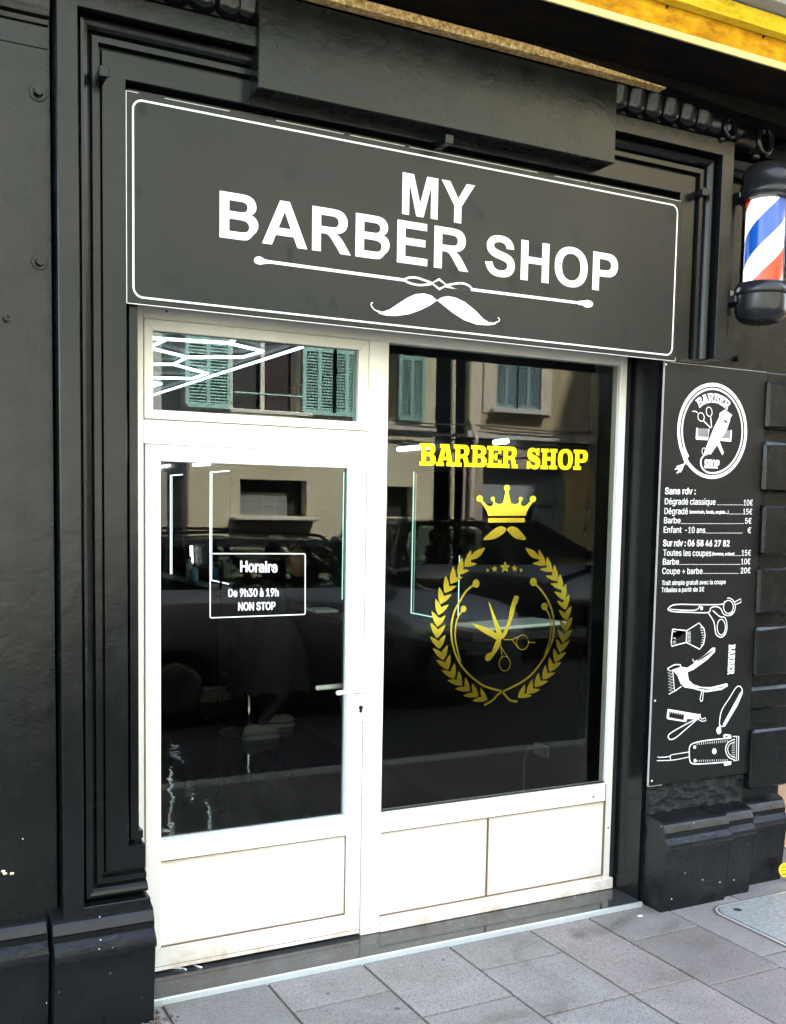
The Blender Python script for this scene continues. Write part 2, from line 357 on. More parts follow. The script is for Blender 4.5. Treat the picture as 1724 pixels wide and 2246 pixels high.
# heavy grotesque capitals, outlines in 1/2048 em
GL = {'B': (1479, "M150 1466H736Q910 1466 996 1451Q1082 1437 1149 1391Q1217 1345 1254 1268Q1291 1191 1291 1105Q1291 1010 1242 938Q1190 860 1109 847Q1228 812 1291 729Q1355 640 1355 533Q1355 444 1314 361Q1273 278 1202 227Q1131 175 1010 18Q930 0 650 0H150Z M446 1222V883H640Q813 883 855 888Q931 897 975 940Q1018 984 1018 1055Q1018 1124 980 1167Q942 1210 867 1219Q822 1222 616 1222Z M446 639V247H720Q880 247 923 256Q989 268 1030 314Q1072 361 1072 439Q1072 504 1040 549Q1009 594 949 615Q890 639 689 639Z"),
'A': (1479, "M1471 0H1149L1021 333H435L314 0H0L571 1466H884Z M926 580L724 1124L526 580Z"),
'R': (1479, "M150 0V1466H773Q1008 1466 1114 1426Q1221 1387 1285 1286Q1349 1185 1349 1056Q1349 892 1252 785Q1156 678 964 650Q1060 594 1122 527Q1185 460 1291 289L1470 0H1116L902 322Q788 494 746 538Q704 583 657 599Q610 616 506 616H446V0Z M446 850H665Q878 850 931 868Q984 886 1014 930Q1044 975 1044 1040Q1044 1114 1004 1159Q965 1205 893 1217Q857 1222 677 1222H446Z"),
'E': (1366, "M149 0V1466H1236V1218H445V893H1181V646H445V247H1264V0Z"),
'S': (1366, "M74 477L362 505Q388 360 467 292Q547 224 682 224Q825 224 897 284Q970 345 970 426Q970 478 939 514Q909 551 833 578Q781 596 596 642Q358 701 262 787Q127 908 127 1082Q127 1194 190 1291Q254 1389 373 1440Q493 1491 661 1491Q936 1491 1075 1370Q1215 1250 1221 1049L925 1036Q906 1148 844 1197Q782 1246 658 1246Q530 1246 458 1193Q411 1160 411 1103Q411 1051 455 1014Q511 967 727 916Q944 865 1047 811Q1151 757 1209 662Q1267 568 1267 428Q1267 305 1199 198Q1130 90 1005 38Q880 -14 693 -14Q420 -14 274 112Q128 238 74 477Z"),
'H': (1479, "M150 0V1466H446V889H1026V1466H1322V0H1026V641H446V0Z"),
'O': (1593, "M89 724Q89 948 156 1100Q206 1212 292 1301Q379 1390 482 1433Q619 1491 798 1491Q1122 1491 1316 1290Q1511 1089 1511 731Q1511 376 1318 175Q1125 -25 802 -25Q475 -25 282 174Q89 374 89 724Z M394 734Q394 485 509 356Q624 228 801 228Q978 228 1091 355Q1205 483 1205 738Q1205 990 1094 1114Q984 1238 801 1238Q618 1238 506 1112Q394 987 394 734Z"),
'P': (1366, "M149 0V1466H624Q894 1466 976 1444Q1102 1411 1187 1300Q1272 1190 1272 1015Q1272 880 1223 788Q1174 696 1098 643Q1023 591 945 574Q837 553 637 553H444V0Z M444 1218V801H606Q781 801 840 824Q899 847 932 896Q966 945 966 1010Q966 1088 920 1139Q874 1190 804 1203Q752 1218 589 1218Z"),
'M': (1706, "M145 0V1466H588L854 466L1117 1466H1561V0H1286V1154L995 0H710L420 1154V0Z"),
'Y': (1366, "M532 0V617L-5 1466H342L687 886L1025 1466H1366L827 615V0Z"), ' ': (569, "")}
GL['B'] = (1479, GL['B'][1].replace("Q1131 175 1010 18Q930 0 650 0H150Z", "Q1110 80 1010 25Q930 0 650 0H150Z"))
# slab-serif capitals (height 100)
SL = {'B': (92, "M0 0V18H10V82H0V100H58Q86 100 86 76Q86 58 70 53Q90 48 90 26Q90 0 58 0Z M36 60H46Q58 60 58 71Q58 82 46 82H36Z M36 18H46Q61 18 61 31Q61 43 46 43H36Z"),
'A': (96, "M0 0V17H8L28 83H20V100H70L90 17H98V0H56V17H62L60 27H38L36 17H43V0Z M42 43H57L50 72Z"),
'R': (98, "M0 0V18H10V82H0V100H60Q88 100 88 73Q88 54 72 48Q80 44 82 32L84 18H96V0H62L57 28Q56 38 46 38H36V18H46V0Z M36 56H46Q60 56 60 69Q60 82 46 82H36Z"),
'E': (86, "M0 0V18H10V82H0V100H82V66H64V80H36V60H46V68H60V34H46V42H36V20H66V36H84V0Z"),
'S': (84, "M2 0V36H20Q24 16 42 16Q54 16 54 24Q54 31 40 35L26 39Q4 46 4 70Q4 102 34 102Q46 102 56 94L60 100H74V66H58Q54 84 40 84Q30 84 30 77Q30 71 42 67L58 62Q80 55 80 30Q80 -2 48 -2Q32 -2 22 8L16 0Z"),
'H': (102, "M0 0V18H10V82H0V100H46V82H36V60H62V82H52V100H98V82H88V18H98V0H52V18H62V42H36V18H46V0Z"),
'O': (96, "M0 50Q0 102 46 102Q92 102 92 50Q92 -2 46 -2Q0 -2 0 50Z M28 50Q28 17 46 17Q64 17 64 50Q64 83 46 83Q28 83 28 50Z"),
'P': (90, "M0 0V18H10V82H0V100H58Q88 100 88 69Q88 36 58 36H36V18H48V0Z M36 54H46Q60 54 60 68Q60 82 46 82H36Z"), ' ': (44, "")}
import re
def glyph(path, n=6):
    loops, cur, p = [], [], (0, 0)
    for cmd, args in re.findall(r'([MHVLQZ])([^MHVLQZ]*)', path):
        a = [float(x) for x in args.split()]
        if cmd == 'M': cur = [(a[0], a[1])]; p = cur[0]
        elif cmd == 'H': p = (a[0], p[1]); cur.append(p)
        elif cmd == 'V': p = (p[0], a[0]); cur.append(p)
        elif cmd == 'L': p = (a[0], a[1]); cur.append(p)
        elif cmd == 'Q':
            c0, e = (a[0], a[1]), (a[2], a[3])
            for k in range(1, n+1):
                t = k/n; cur.append(tuple((1-t)**2*p[j]+2*t*(1-t)*c0[j]+t*t*e[j] for j in range(2)))
            p = e
        elif cmd == 'Z':
            if len(cur) > 1 and cur[0] == cur[-1]: cur.pop()
            loops.append(cur); cur = []
    return loops
def word(art, text, font, cap, x0, x1, z, h, tf=None):
    """set text between x0 and x1 (metres), baseline z, cap height h"""
    adv = 0; items = []
    for ch in text: items.append((adv, ch)); adv += font[ch][0]
    loops0 = [[(a+px) for px, py in l] for a, ch in items for l in glyph(font[ch][1])]
    xa = min(min(l) for l in loops0); xb = max(max(l) for l in loops0)
    for a, ch in items:
        ls = glyph(font[ch][1])
        if not ls: continue
        out = []
        for l in ls:
            q = [(x0+(a+px-xa)/(xb-xa)*(x1-x0), z+py/cap*h) for px, py in l]
            if tf: q = [tf(*v) for v in q]
            out.append(q)
        art.raw(*out)
# plain grotesque letters for the small print: char~advance~outlines in 1/400
GR = {}
for _e in """ ~75~|(~109~36 83 36 98 38 113 40 129 44 146 48 161 53 176 58 191 64 204 71 216 94 216 88 201 82 187 76 171 72 156 68 141 65 125 62 111 61 96 60 83 61 70 62 58 64 46 67 33 71 20 75 6 81 -8 87 -23 94 -38 71 -38 60 -19 51 2 45 22 40 42 37 63|)~109~15 -38 22 -22 29 -7 34 7 39 21 43 34 45 47 47 59 48 71 49 83 48 96 47 111 45 125 42 141 38 156 33 171 28 187 22 201 15 216 39 216 45 204 51 191 57 176 62 161 66 146 69 129 72 113 73 98 74 83 73 62 70 42 65 21 58 1 49 -19 39 -38|+~181~79 14 79 145 102 145 102 14;25 69 25 90 156 90 156 69|,~75~15 -48 27 28 55 28 34 -48|-~181~135 98 135 75 46 75 46 98|.~75~38 -2 31 0 25 4 21 9 20 16 21 23 25 29 31 33 38 35 45 33 51 29 55 23 56 16 55 9 51 4 45 0|0~181~91 -3 76 -1 63 3 52 10 42 19 34 31 28 45 23 62 20 81 19 102 20 122 23 141 28 158 34 172 42 184 52 194 64 201 76 205 91 206 105 205 118 201 129 194 139 184 147 172 154 158 158 141 161 122 162 102 161 81 158 62 154 45 147 31 139 19 129 10 118 3 105 -1;91 20 104 22 116 29 123 37 128 46 132 57 135 71 137 85 138 102 137 118 135 133 132 146 128 157 123 167 116 174 104 181 91 184 77 181 65 174 59 167 53 157 49 146 46 133 44 118 44 102 44 85 46 71 49 57 53 46 59 37 65 29 77 22|1~181~31 0 31 22 156 22 156 0;110 203 110 0 85 0 85 179 84 179 34 143 34 171 79 203|2~181~26 0 26 19 94 91 113 113 120 122 124 131 127 139 128 149 127 159 123 167 117 174 109 180 100 183 89 184 78 183 69 179 61 173 56 165 52 156 51 145 26 145 27 156 30 167 34 177 44 189 57 198 67 203 78 205 90 206 102 205 113 203 122 199 135 190 144 178 150 164 152 149 151 138 148 127 143 116 134 103 107 72 61 24 61 23 156 23 156 0|3~181~87 -3 75 -2 64 0 53 4 39 12 28 23 21 37 17 53 44 53 46 43 51 35 57 28 66 24 76 21 87 20 99 21 110 24 119 30 126 37 130 47 132 58 130 69 126 78 120 87 110 93 97 98 80 99 63 99 63 120 115 179 115 181 28 181 28 203 149 203 149 184 85 111 85 116 99 116 112 114 123 110 133 105 142 98 148 89 153 79 156 69 157 58 156 47 153 36 148 26 141 18 133 11 123 5 112 1 100 -2|4~181~16 42 16 63 99 203 124 203 43 66 43 65 165 65 165 42;113 0 113 48 113 58 113 127 137 127 137 0|5~181~88 -3 77 -2 66 0 56 4 43 13 33 24 27 37 24 52 49 52 51 43 55 36 61 29 69 24 78 21 88 20 100 21 110 26 119 33 126 42 130 53 131 65 130 77 125 88 119 98 110 105 99 109 87 111 77 110 67 107 58 103 51 98 27 101 38 203 147 203 147 181 60 181 54 121 54 121 62 126 71 130 81 133 92 133 105 132 118 128 129 122 138 114 146 104 152 92 155 79 156 65 155 53 152 41 148 30 141 21 133 13 123 6 113 1 101 -2|6~181~91 -3 78 -2 67 1 57 6 48 12 40 20 34 30 29 40 26 52 25 65 27 80 32 96 37 107 45 121 55 136 101 203 129 203 60 104 58 104 62 110 66 115 72 119 78 123 86 125 94 126 106 125 117 122 126 118 139 108 148 96 152 86 155 75 156 63 155 51 152 39 147 29 141 20 133 12 124 6 114 1 103 -2;91 19 102 21 111 25 120 32 126 41 130 51 131 63 130 75 126 85 120 94 111 101 102 105 91 106 79 105 70 101 61 94 55 86 51 75 50 63 51 51 55 41 61 32 70 25 79 21|7~181~39 0 129 179 129 181 25 181 25 203 156 203 156 179 66 0|8~181~91 -3 77 -2 65 1 54 5 40 13 30 25 23 38 21 54 22 67 26 78 32 88 40 96 50 102 61 106 61 107 48 113 37 123 30 137 28 152 30 167 36 180 46 191 58 199 68 203 79 205 91 206 102 205 113 203 122 199 135 191 145 180 151 167 153 152 150 137 144 123 133 113 120 107 120 106 131 102 140 96 149 88 155 78 159 67 160 54 158 38 151 25 141 13 127 5 116 1 104 -2;91 20 103 21 114 24 123 29 129 37 133 45 135 55 133 66 129 75 122 83 113 89 102 93 91 94 78 93 68 89 59 83 52 75 48 66 46 55 48 45 52 37 58 29 67 24 78 21;91 116 101 117 110 120 117 125 123 132 126 141 128 150 127 160 123 168 117 175 110 180 101 183 91 184 80 183 71 180 63 175 58 168 54 160 53 150 54 141 58 132 64 125 71 120 80 117|9~181~90 206 103 205 114 202 124 198 133 191 141 183 147 174 152 163 155 151 156 139 154 124 149 108 144 96 136 83 126 67 80 0 52 0 121 99 123 99 120 93 115 88 109 84 103 81 95 79 87 78 75 79 65 81 55 86 42 95 33 108 29 118 26 129 25 141 26 153 29 164 34 175 40 184 48 191 57 198 67 202 78 205;90 184 79 183 70 178 61 172 55 163 51 152 50 141 51 129 55 118 61 109 70 103 79 99 90 97 102 99 111 103 120 109 126 118 130 128 131 140 130 152 126 163 120 172 112 178 102 183|:~75~38 -2 31 0 25 4 21 9 20 16 21 23 25 29 31 33 38 35 45 33 51 29 55 23 56 16 55 9 51 4 45 0;38 108 31 110 25 114 21 119 20 126 21 134 25 139 31 143 38 145 45 143 51 139 55 134 56 126 55 119 51 114 45 110|B~182~24 0 24 203 96 203 110 203 121 200 132 196 144 188 152 177 158 164 159 150 158 138 155 128 149 120 143 114 135 110 126 107 126 105 136 103 145 98 154 91 161 81 166 69 167 54 165 40 160 27 151 16 138 7 127 3 114 1 99 0;50 23 98 23 112 24 124 27 132 32 140 42 142 55 141 65 137 74 131 81 122 87 112 91 99 92 50 92;50 114 95 114 106 115 115 118 123 124 129 131 133 139 134 149 132 161 125 172 113 178 96 181 50 181|C~204~107 -3 90 -1 74 3 60 10 47 20 37 32 28 46 21 63 17 81 16 102 17 122 21 141 28 157 37 172 47 184 60 193 74 201 90 205 107 206 122 205 136 202 149 196 161 188 171 179 179 167 185 154 189 139 163 139 160 149 156 158 150 165 143 171 135 176 126 180 117 182 107 182 95 181 84 178 73 173 64 166 56 157 50 146 45 133 42 118 41 102 42 85 45 71 50 58 57 47 64 38 74 31 84 25 95 22 107 21 117 22 126 24 135 27 143 32 150 38 156 46 160 54 163 64 189 64 185 49 179 36 171 25 161 15 149 7 136 2 122 -2|D~201~88 0 38 0 38 23 86 23 102 24 115 27 127 32 137 40 145 49 152 60 156 72 159 86 160 102 159 118 156 132 152 144 145 155 138 164 128 171 116 176 103 180 88 181 37 181 37 203 90 203 109 202 126 198 141 191 154 182 165 170 173 156 180 140 183 122 185 102 183 82 180 64 173 47 165 33 154 22 140 12 125 5 107 1;50 203 50 0 24 0 24 203|E~167~24 0 24 203 149 203 149 181 50 181 50 114 142 114 142 91 50 91 50 23 150 23 150 0|H~207~24 0 24 203 50 203 50 116 157 116 157 203 183 203 183 0 157 0 157 93 50 93 50 0|N~209~24 0 24 203 54 203 137 73 145 60 155 43 166 22 162 21 160 43 160 63 160 78 160 203 185 203 185 0 155 0 81 116 71 132 59 152 43 181 48 181 49 153 50 131 50 116 50 0|O~213~107 -3 90 -1 74 3 60 10 48 20 37 32 28 46 21 63 17 81 16 102 17 122 21 141 28 157 37 172 48 184 60 193 74 201 90 205 107 206 124 205 139 201 153 193 166 184 177 172 186 157 192 141 196 122 197 102 196 81 192 63 186 46 177 32 166 20 153 10 139 3 124 -1;107 21 119 22 130 25 140 30 149 38 157 47 163 58 168 71 171 85 172 102 171 118 168 133 163 146 157 157 149 166 140 173 130 178 119 181 107 182 95 181 84 178 74 173 64 166 57 157 50 146 45 133 42 118 41 102 42 85 45 71 50 58 57 47 64 38 74 30 84 25 95 22|P~178~24 0 24 203 94 203 109 203 122 200 133 195 142 189 150 181 156 172 160 162 163 151 163 139 163 127 160 116 156 106 150 97 142 89 133 83 122 78 109 75 94 74 44 74 44 97 93 97 107 98 119 102 127 109 133 117 137 128 138 139 137 150 133 161 127 169 119 175 107 179 93 181 50 181 50 0|S~179~89 -4 75 -3 63 0 51 4 41 9 32 16 26 24 20 33 17 43 15 55 42 55 44 44 49 35 57 28 67 23 78 21 89 20 103 21 114 24 124 29 132 37 137 46 138 56 137 65 133 72 126 77 118 82 98 89 73 96 58 101 45 108 34 116 27 125 22 136 21 149 23 165 30 179 37 187 45 194 55 199 66 203 78 205 91 206 104 205 116 203 126 199 140 191 151 179 158 166 160 151 135 151 131 165 121 175 112 180 102 182 90 183 78 182 67 179 58 174 51 167 47 159 46 150 48 141 52 133 59 128 68 123 85 117 106 112 125 105 134 101 143 95 151 88 158 79 162 68 163 55 161 40 155 25 148 17 139 10 129 4 118 0 104 -3|T~179~13 181 13 203 167 203 167 181 103 181 103 0 77 0 77 181|a~156~64 -3 50 -2 38 2 27 9 19 18 14 29 12 43 13 55 17 64 23 72 31 77 40 81 50 84 71 88 93 91 101 92 106 94 109 97 110 102 110 103 109 111 107 119 102 124 96 129 88 131 78 132 68 131 60 129 53 125 47 120 43 115 40 110 16 116 23 129 31 138 42 145 53 150 65 153 78 154 96 152 105 149 114 144 122 137 129 128 133 116 135 101 135 0 111 0 111 21 109 21 101 10 94 5 86 0 76 -2;68 18 81 19 91 23 99 30 105 37 109 46 110 55 110 76 104 73 93 70 80 68 70 67 54 63 47 60 41 56 38 50 37 42 38 35 41 29 46 24 52 21 60 19|b~170~92 -3 79 -2 69 2 61 7 55 12 47 23 45 23 45 0 21 0 21 203 45 203 45 128 47 128 55 138 61 144 69 149 79 153 92 154 104 153 115 150 125 144 134 137 142 128 148 117 152 105 155 91 156 76 155 60 152 46 148 34 142 23 134 14 125 6 115 1 104 -2;88 19 101 21 112 26 120 35 126 47 130 60 131 76 130 91 126 104 120 116 112 125 101 130 88 132 75 130 64 125 56 116 50 105 46 92 45 76 46 60 50 46 56 35 65 26 75 21|c~158~83 -3 70 -2 58 1 47 7 37 14 29 23 22 34 18 46 15 60 14 75 15 90 18 104 22 116 29 127 37 137 47 144 58 149 70 153 83 154 94 153 104 151 113 147 122 142 130 136 136 129 141 120 145 111 121 105 116 116 108 124 97 130 83 132 69 130 58 124 49 115 43 103 40 90 39 75 40 60 43 47 49 35 58 26 69 21 83 19 97 21 108 26 117 35 122 47 145 41 142 31 136 22 130 15 122 9 114 3 104 0 94 -3|d~170~78 -3 66 -2 55 1 45 6 36 14 28 23 22 34 17 46 15 60 14 76 15 91 17 105 22 117 28 128 36 137 45 144 55 150 66 153 78 154 91 153 101 149 109 144 115 138 122 128 124 128 124 203 149 203 149 0 125 0 125 23 123 23 115 12 109 7 101 2 91 -2;82 19 95 21 105 26 114 35 120 46 123 60 125 76 123 92 120 105 114 116 105 125 95 130 82 132 69 130 58 125 49 116 43 104 40 91 39 76 40 60 43 47 50 35 58 26 69 21|e~162~85 -3 71 -2 58 1 47 7 37 14 29 23 22 34 17 46 15 60 14 75 15 90 17 103 22 116 29 127 37 136 46 144 57 149 69 153 82 154 94 153 106 150 118 144 128 136 136 126 143 113 146 102 148 91 148 78 148 68 30 68 30 88 135 88 124 81 123 95 119 107 113 118 105 126 95 130 82 132 69 130 59 125 50 118 44 108 40 97 38 84 38 71 40 55 44 42 51 32 60 25 72 20 85 18 94 19 101 21 108 24 114 29 119 35 122 42 146 36 141 25 134 16 125 8 113 2 100 -2|f~101~91 152 91 131 3 131 3 152;32 0 32 173 34 185 38 194 45 202 54 208 64 211 75 212 89 211 97 208 91 187 86 189 78 190 68 188 62 184 58 177 57 167 57 0|g~170~83 -60 67 -59 54 -56 42 -51 33 -44 26 -36 20 -28 41 -16 49 -26 54 -31 62 -35 71 -38 83 -39 100 -37 113 -30 122 -19 125 -2 125 27 122 27 115 17 109 11 101 6 91 3 78 2 66 3 55 6 45 11 36 17 28 26 22 36 17 48 15 61 14 76 15 91 17 105 22 117 28 128 36 137 45 144 55 150 66 153 78 154 91 153 101 149 109 144 115 138 123 128 125 128 125 152 149 152 149 -4 148 -16 145 -27 140 -36 130 -47 116 -54 106 -58 95 -60;82 24 95 25 105 30 114 38 120 48 124 62 125 77 124 92 120 106 114 117 106 125 95 130 82 132 69 130 58 125 50 116 43 105 40 92 39 77 40 62 43 49 50 38 58 30 69 25|h~164~45 91 45 0 21 0 21 203 45 203 45 115 41 115 46 128 53 138 61 145 75 152 91 154 105 152 118 147 128 139 136 128 140 119 142 108 143 96 143 0 118 0 118 94 116 110 109 122 98 129 84 132 74 130 64 127 57 121 51 113 47 103|i~67~21 0 21 152 45 152 45 0;33 177 27 178 22 182 18 187 17 193 18 200 22 205 27 208 33 209 40 208 46 205 49 200 51 193 49 187 46 182 40 178|l~76~56 -1 40 1 30 8 23 19 21 34 21 203 45 203 45 39 46 31 48 25 52 22 58 21 64 21 68 22 72 1 65 0|m~244~21 0 21 152 45 152 45 118 43 118 47 129 53 138 60 145 69 150 78 153 88 154 103 152 115 144 124 133 128 118 125 118 129 128 135 137 143 145 152 150 163 153 175 154 187 153 199 149 209 142 216 131 221 118 223 102 223 0 198 0 198 101 196 116 189 125 179 130 167 132 158 131 150 128 143 123 138 116 135 108 134 99 134 0 110 0 110 104 108 115 101 124 92 130 80 132 71 131 63 128 56 123 50 116 47 106 45 95 45 0|n~164~45 91 45 0 21 0 21 152 45 152 45 115 41 115 46 128 53 138 61 145 75 152 91 154 105 152 118 147 128 139 136 128 140 119 142 108 143 96 143 0 118 0 118 94 116 110 109 122 98 129 84 132 74 130 64 127 57 121 51 113 47 103|o~166~83 -3 70 -2 58 1 47 7 37 14 29 23 22 34 18 46 15 60 14 75 15 90 18 104 22 116 29 127 37 137 47 144 58 149 70 153 83 154 96 153 108 149 119 144 129 137 137 127 144 116 149 104 151 90 152 75 151 60 149 46 144 34 137 23 129 14 119 7 108 1 96 -2;83 19 97 21 108 26 117 35 123 47 126 60 128 75 126 90 123 103 117 115 108 124 97 130 83 132 69 130 58 124 49 115 43 103 40 90 39 75 40 60 43 47 49 35 58 26 69 21|p~170~21 -57 21 152 45 152 45 128 47 128 55 138 61 144 69 149 79 153 92 154 104 153 115 150 125 144 134 137 142 128 148 117 152 105 155 91 156 76 155 60 152 46 148 34 142 23 134 14 125 6 115 1 104 -2 92 -3 79 -2 69 2 61 7 55 12 47 23 45 23 45 -57;88 19 101 21 112 26 120 35 126 47 130 60 131 76 130 91 126 104 120 116 112 125 101 130 88 132 75 130 64 125 56 116 50 105 46 92 45 76 46 60 50 46 56 35 65 26 75 21|q~170~149 -57 124 -57 124 23 122 23 115 12 109 7 101 2 91 -2 78 -3 66 -2 55 1 45 6 36 14 28 23 22 34 17 46 15 60 14 76 15 91 17 105 22 117 28 128 36 137 45 144 55 150 66 153 78 154 91 153 101 149 109 144 115 138 123 128 125 128 125 152 149 152;82 19 95 21 105 26 114 35 120 46 123 60 125 76 123 92 120 105 114 116 105 125 95 130 82 132 69 130 58 125 49 116 43 104 40 91 39 76 40 60 43 47 50 35 58 26 69 21|r~104~21 0 21 152 45 152 45 128 46 128 52 139 61 147 72 152 85 154 92 154 97 153 97 129 92 130 83 130 73 129 64 126 56 121 50 113 47 105 45 95 45 0|s~146~73 -3 58 -2 45 1 34 7 25 15 18 25 14 38 38 43 42 32 50 24 60 20 73 18 87 20 98 25 105 32 107 41 106 48 102 54 95 59 85 62 60 68 47 72 37 77 29 83 21 95 19 110 21 122 26 133 35 141 46 148 60 152 75 154 89 153 102 149 112 143 120 136 126 126 130 116 107 111 103 119 97 126 88 131 75 133 62 131 52 127 46 120 43 111 45 103 50 97 57 93 69 89 92 84 104 80 115 75 122 69 130 57 132 43 131 30 125 19 116 10 104 3 89 -2|t~91~82 152 82 131 3 131 3 152;26 188 50 188 50 39 51 30 54 25 60 21 68 20 74 20 81 21 85 1 77 -1 67 -2 55 -1 45 3 37 9 29 21 26 37|u~164~73 -2 59 0 46 4 36 12 28 23 24 33 22 43 21 56 21 152 45 152 45 58 48 42 55 30 66 23 80 20 90 21 100 25 107 31 113 39 117 49 118 61 118 152 143 152 143 0 119 0 119 37 123 37 118 24 111 14 103 7 89 0|v~156~65 0 7 152 34 152 66 62 75 35 82 8 74 8 81 35 90 62 122 152 149 152 91 0|à~156~64 -3 50 -2 38 2 27 9 19 18 14 29 12 43 13 55 17 64 23 72 31 77 40 81 50 84 71 88 93 91 101 92 106 94 109 97 110 102 110 103 109 111 107 119 102 124 96 129 88 131 78 132 68 131 60 129 53 125 47 120 43 115 40 110 16 116 23 129 31 138 42 145 53 150 65 153 78 154 96 152 105 149 114 144 122 137 129 128 133 116 135 101 135 0 111 0 111 21 109 21 101 10 94 5 86 0 76 -2;68 18 81 19 91 23 99 30 105 37 109 46 110 55 110 76 104 73 93 70 80 68 70 67 54 63 47 60 41 56 38 50 37 42 38 35 41 29 46 24 52 21 60 19;66 172 40 212 67 212 86 172|é~162~85 -3 71 -2 58 1 47 7 37 14 29 23 22 34 17 46 15 60 14 75 15 90 17 103 22 116 29 127 37 136 46 144 57 149 69 153 82 154 94 153 106 150 118 144 128 136 136 126 143 113 146 102 148 91 148 78 148 68 30 68 30 88 135 88 124 81 123 95 119 107 113 118 105 126 95 130 82 132 69 130 59 125 50 118 44 108 40 97 38 84 38 71 40 55 44 42 51 32 60 25 72 20 85 18 94 19 101 21 108 24 114 29 119 35 122 42 146 36 141 25 134 16 125 8 113 2 100 -2;71 172 90 212 117 212 91 172|€~185~146 132 136 112 7 112 14 132;128 92 119 72 7 72 14 92;169 185 159 164 146 173 132 180 124 182 115 182 99 180 85 173 77 166 70 157 64 146 60 133 57 118 57 102 57 85 60 70 64 57 70 46 77 37 85 30 99 23 115 21 124 22 132 23 146 30 158 38 169 17 157 8 144 2 130 -1 115 -3 99 -1 85 3 72 10 60 20 50 32 42 46 36 63 32 81 31 102 32 122 36 141 42 157 50 172 60 184 72 194 85 201 99 205 115 206 130 205 144 201 157 194""".split('|'):
    _c, _a, _l = _e[0], *_e[2:].split('~')
    GR[_c] = (int(_a), [[(int(q[i]), int(q[i+1])) for i in range(0, len(q), 2)] for q in (t.split() for t in _l.split(';')) if q])
def text(art, s, pl, pr, h, bold=.0):
    """small lettering fitted between two photo points on the board plane; h = capital height in art pixels"""
    X0, Z0 = art.w(pl); X1, Z1 = art.w(pr); H = art.w((pl[0], pl[1]-h))[1]-Z0
    adv, items = 0, []
    for ch in s: items.append((adv, ch)); adv += GR[ch][0]
    xs = [a+p[0] for a, ch in items for l in GR[ch][1] for p in l]; xa, xb = min(xs), max(xs)
    for a, ch in items:
        ls = [[(X0+(a+p[0]-xa)/(xb-xa)*(X1-X0), Z0+(Z1-Z0)*(a+p[0]-xa)/(xb-xa)+p[1]/203*H) for p in l] for l in GR[ch][1]]
        if ls: art._add(ls, bold*H*1.6)
def dots(art, x0, x1, y, step=10, r=2.6):
    x = x0
    while x <= x1: art.poly([(x-r, y-r), (x+r, y-r), (x+r, y+r), (x-r, y+r)]); x += step

# ================================================================== SETTING
# pavement: real slabs with open joints
def pavement():
    bm = bmesh.new(); cl = bm.loops.layers.float_color.new('tone')
    xs = [-6.0+.385*i for i in range(0, 18)]
    xs = [x for x in xs if x < .8] + [.921, 1.308, 1.69, 2.068, 2.455, 2.757, 3.13, 3.515] + [3.90+.385*i for i in range(16)]
    rnd = random.Random(4)
    cuts = {1.308: [-.444, -1.05], 1.69: [-.66, -1.27], 2.068: [-.438, -.829, -1.3], 2.455: [-.83, -1.35], 2.757: [-.47, -.90, -1.4], .921: [-.62, -1.1], 3.13: [-.80, -1.25]}
    for a, b in zip(xs, xs[1:]):
        ys = cuts.get(a, [-.35-rnd.random()*.5]); y = ys[-1]
        ys = list(ys)
        while ys[-1] > -2.2: ys.append(ys[-1]-rnd.uniform(.4, .65))
        ys = [.6]+ys; ys[-1] = -2.41
        for c, d in zip(ys, ys[1:]):
            n0 = len(bm.faces); g = .0045; dz = rnd.uniform(-.0015, .001)
            box(bm, a+g, b-g, d+g, c-g, -.06, dz, .002)
            t = rnd.uniform(.84, 1.22); w = rnd.uniform(-.035, .03)
            if a == 2.068 and d == -.829: t = 1.22
            if a > 2.4: w += .03
            bm.faces.ensure_lookup_table()
            for f in bm.faces[n0:]:
                for l in f.loops: l[cl] = (t*(1+w), t, t*(1-w*.2), 1)
    return bm
pv = struct(obj('pavement', pavement(), 'pave')); pv['label'] = 'grey stone slab pavement with dark gum spots'
struct(obj('joint_bed', B(-6.2, 10.2, -2.415, .6, -.07, -.006), 'joint'))
struct(obj('kerb', B(-40, 40, -2.60, -2.42, -.3, .0, .02), 'stone'))
struct(obj('road', B(-60, 60, -9.2, -2.605, -.4, -.14), 'asphalt'))
struct(obj('opposite_pavement', B(-40, 40, -10.48, -9.205, -.3, -.02, .02), 'pave'))
struct(obj('ground', B(-200, 200, -200, 200, -.8, -.45), 'asphalt'))

# ------------------------------------------------------------------ the shop building
bd = thing('shop_building', 'black painted corner of an old building with moulded door surround and ochre cornice', 'building', (0, 0, 0))
YP = -.16
w = bmesh.new()
box(w, -6, .574, -.22, .3, 0, 3.6); box(w, .584, .850, YP, .3, 0, 3.0); box(w, .584, 3.36, YP, .3, 3.0, 3.6)
obj('wall', w, 'paint', bd)
obj('wall_slot', B(.5745, .5835, .0, .2, 0, 3.6), 'seam', bd)
w = bmesh.new(); box(w, 3.361, 3.95, -.12, .3, 2.372, 3.6)
obj('side_wall', w, 'paint', bd)
w = bmesh.new(); box(w, .851, 3.059, .06, .25, 2.42, 3.0)
obj('lintel', w, 'paint', bd)
# string moulding on the left wall
w = prism(bmesh.new(), [(-.22, 3.145), (-.228, 3.15), (-.232, 3.162), (-.248, 3.168), (-.256, 3.19), (-.256, 3.215), (-.28, 3.235), (-.285, 3.29), (-.22, 3.29)], -6, .570)
obj('string_moulding', w, 'paint2', bd)
w = prism(bmesh.new(), [(-.22, 3.08), (-.2235, 3.082), (-.2235, 3.142), (-.22, 3.143)], -6, .570); obj('flat_band', w, 'paint', bd)
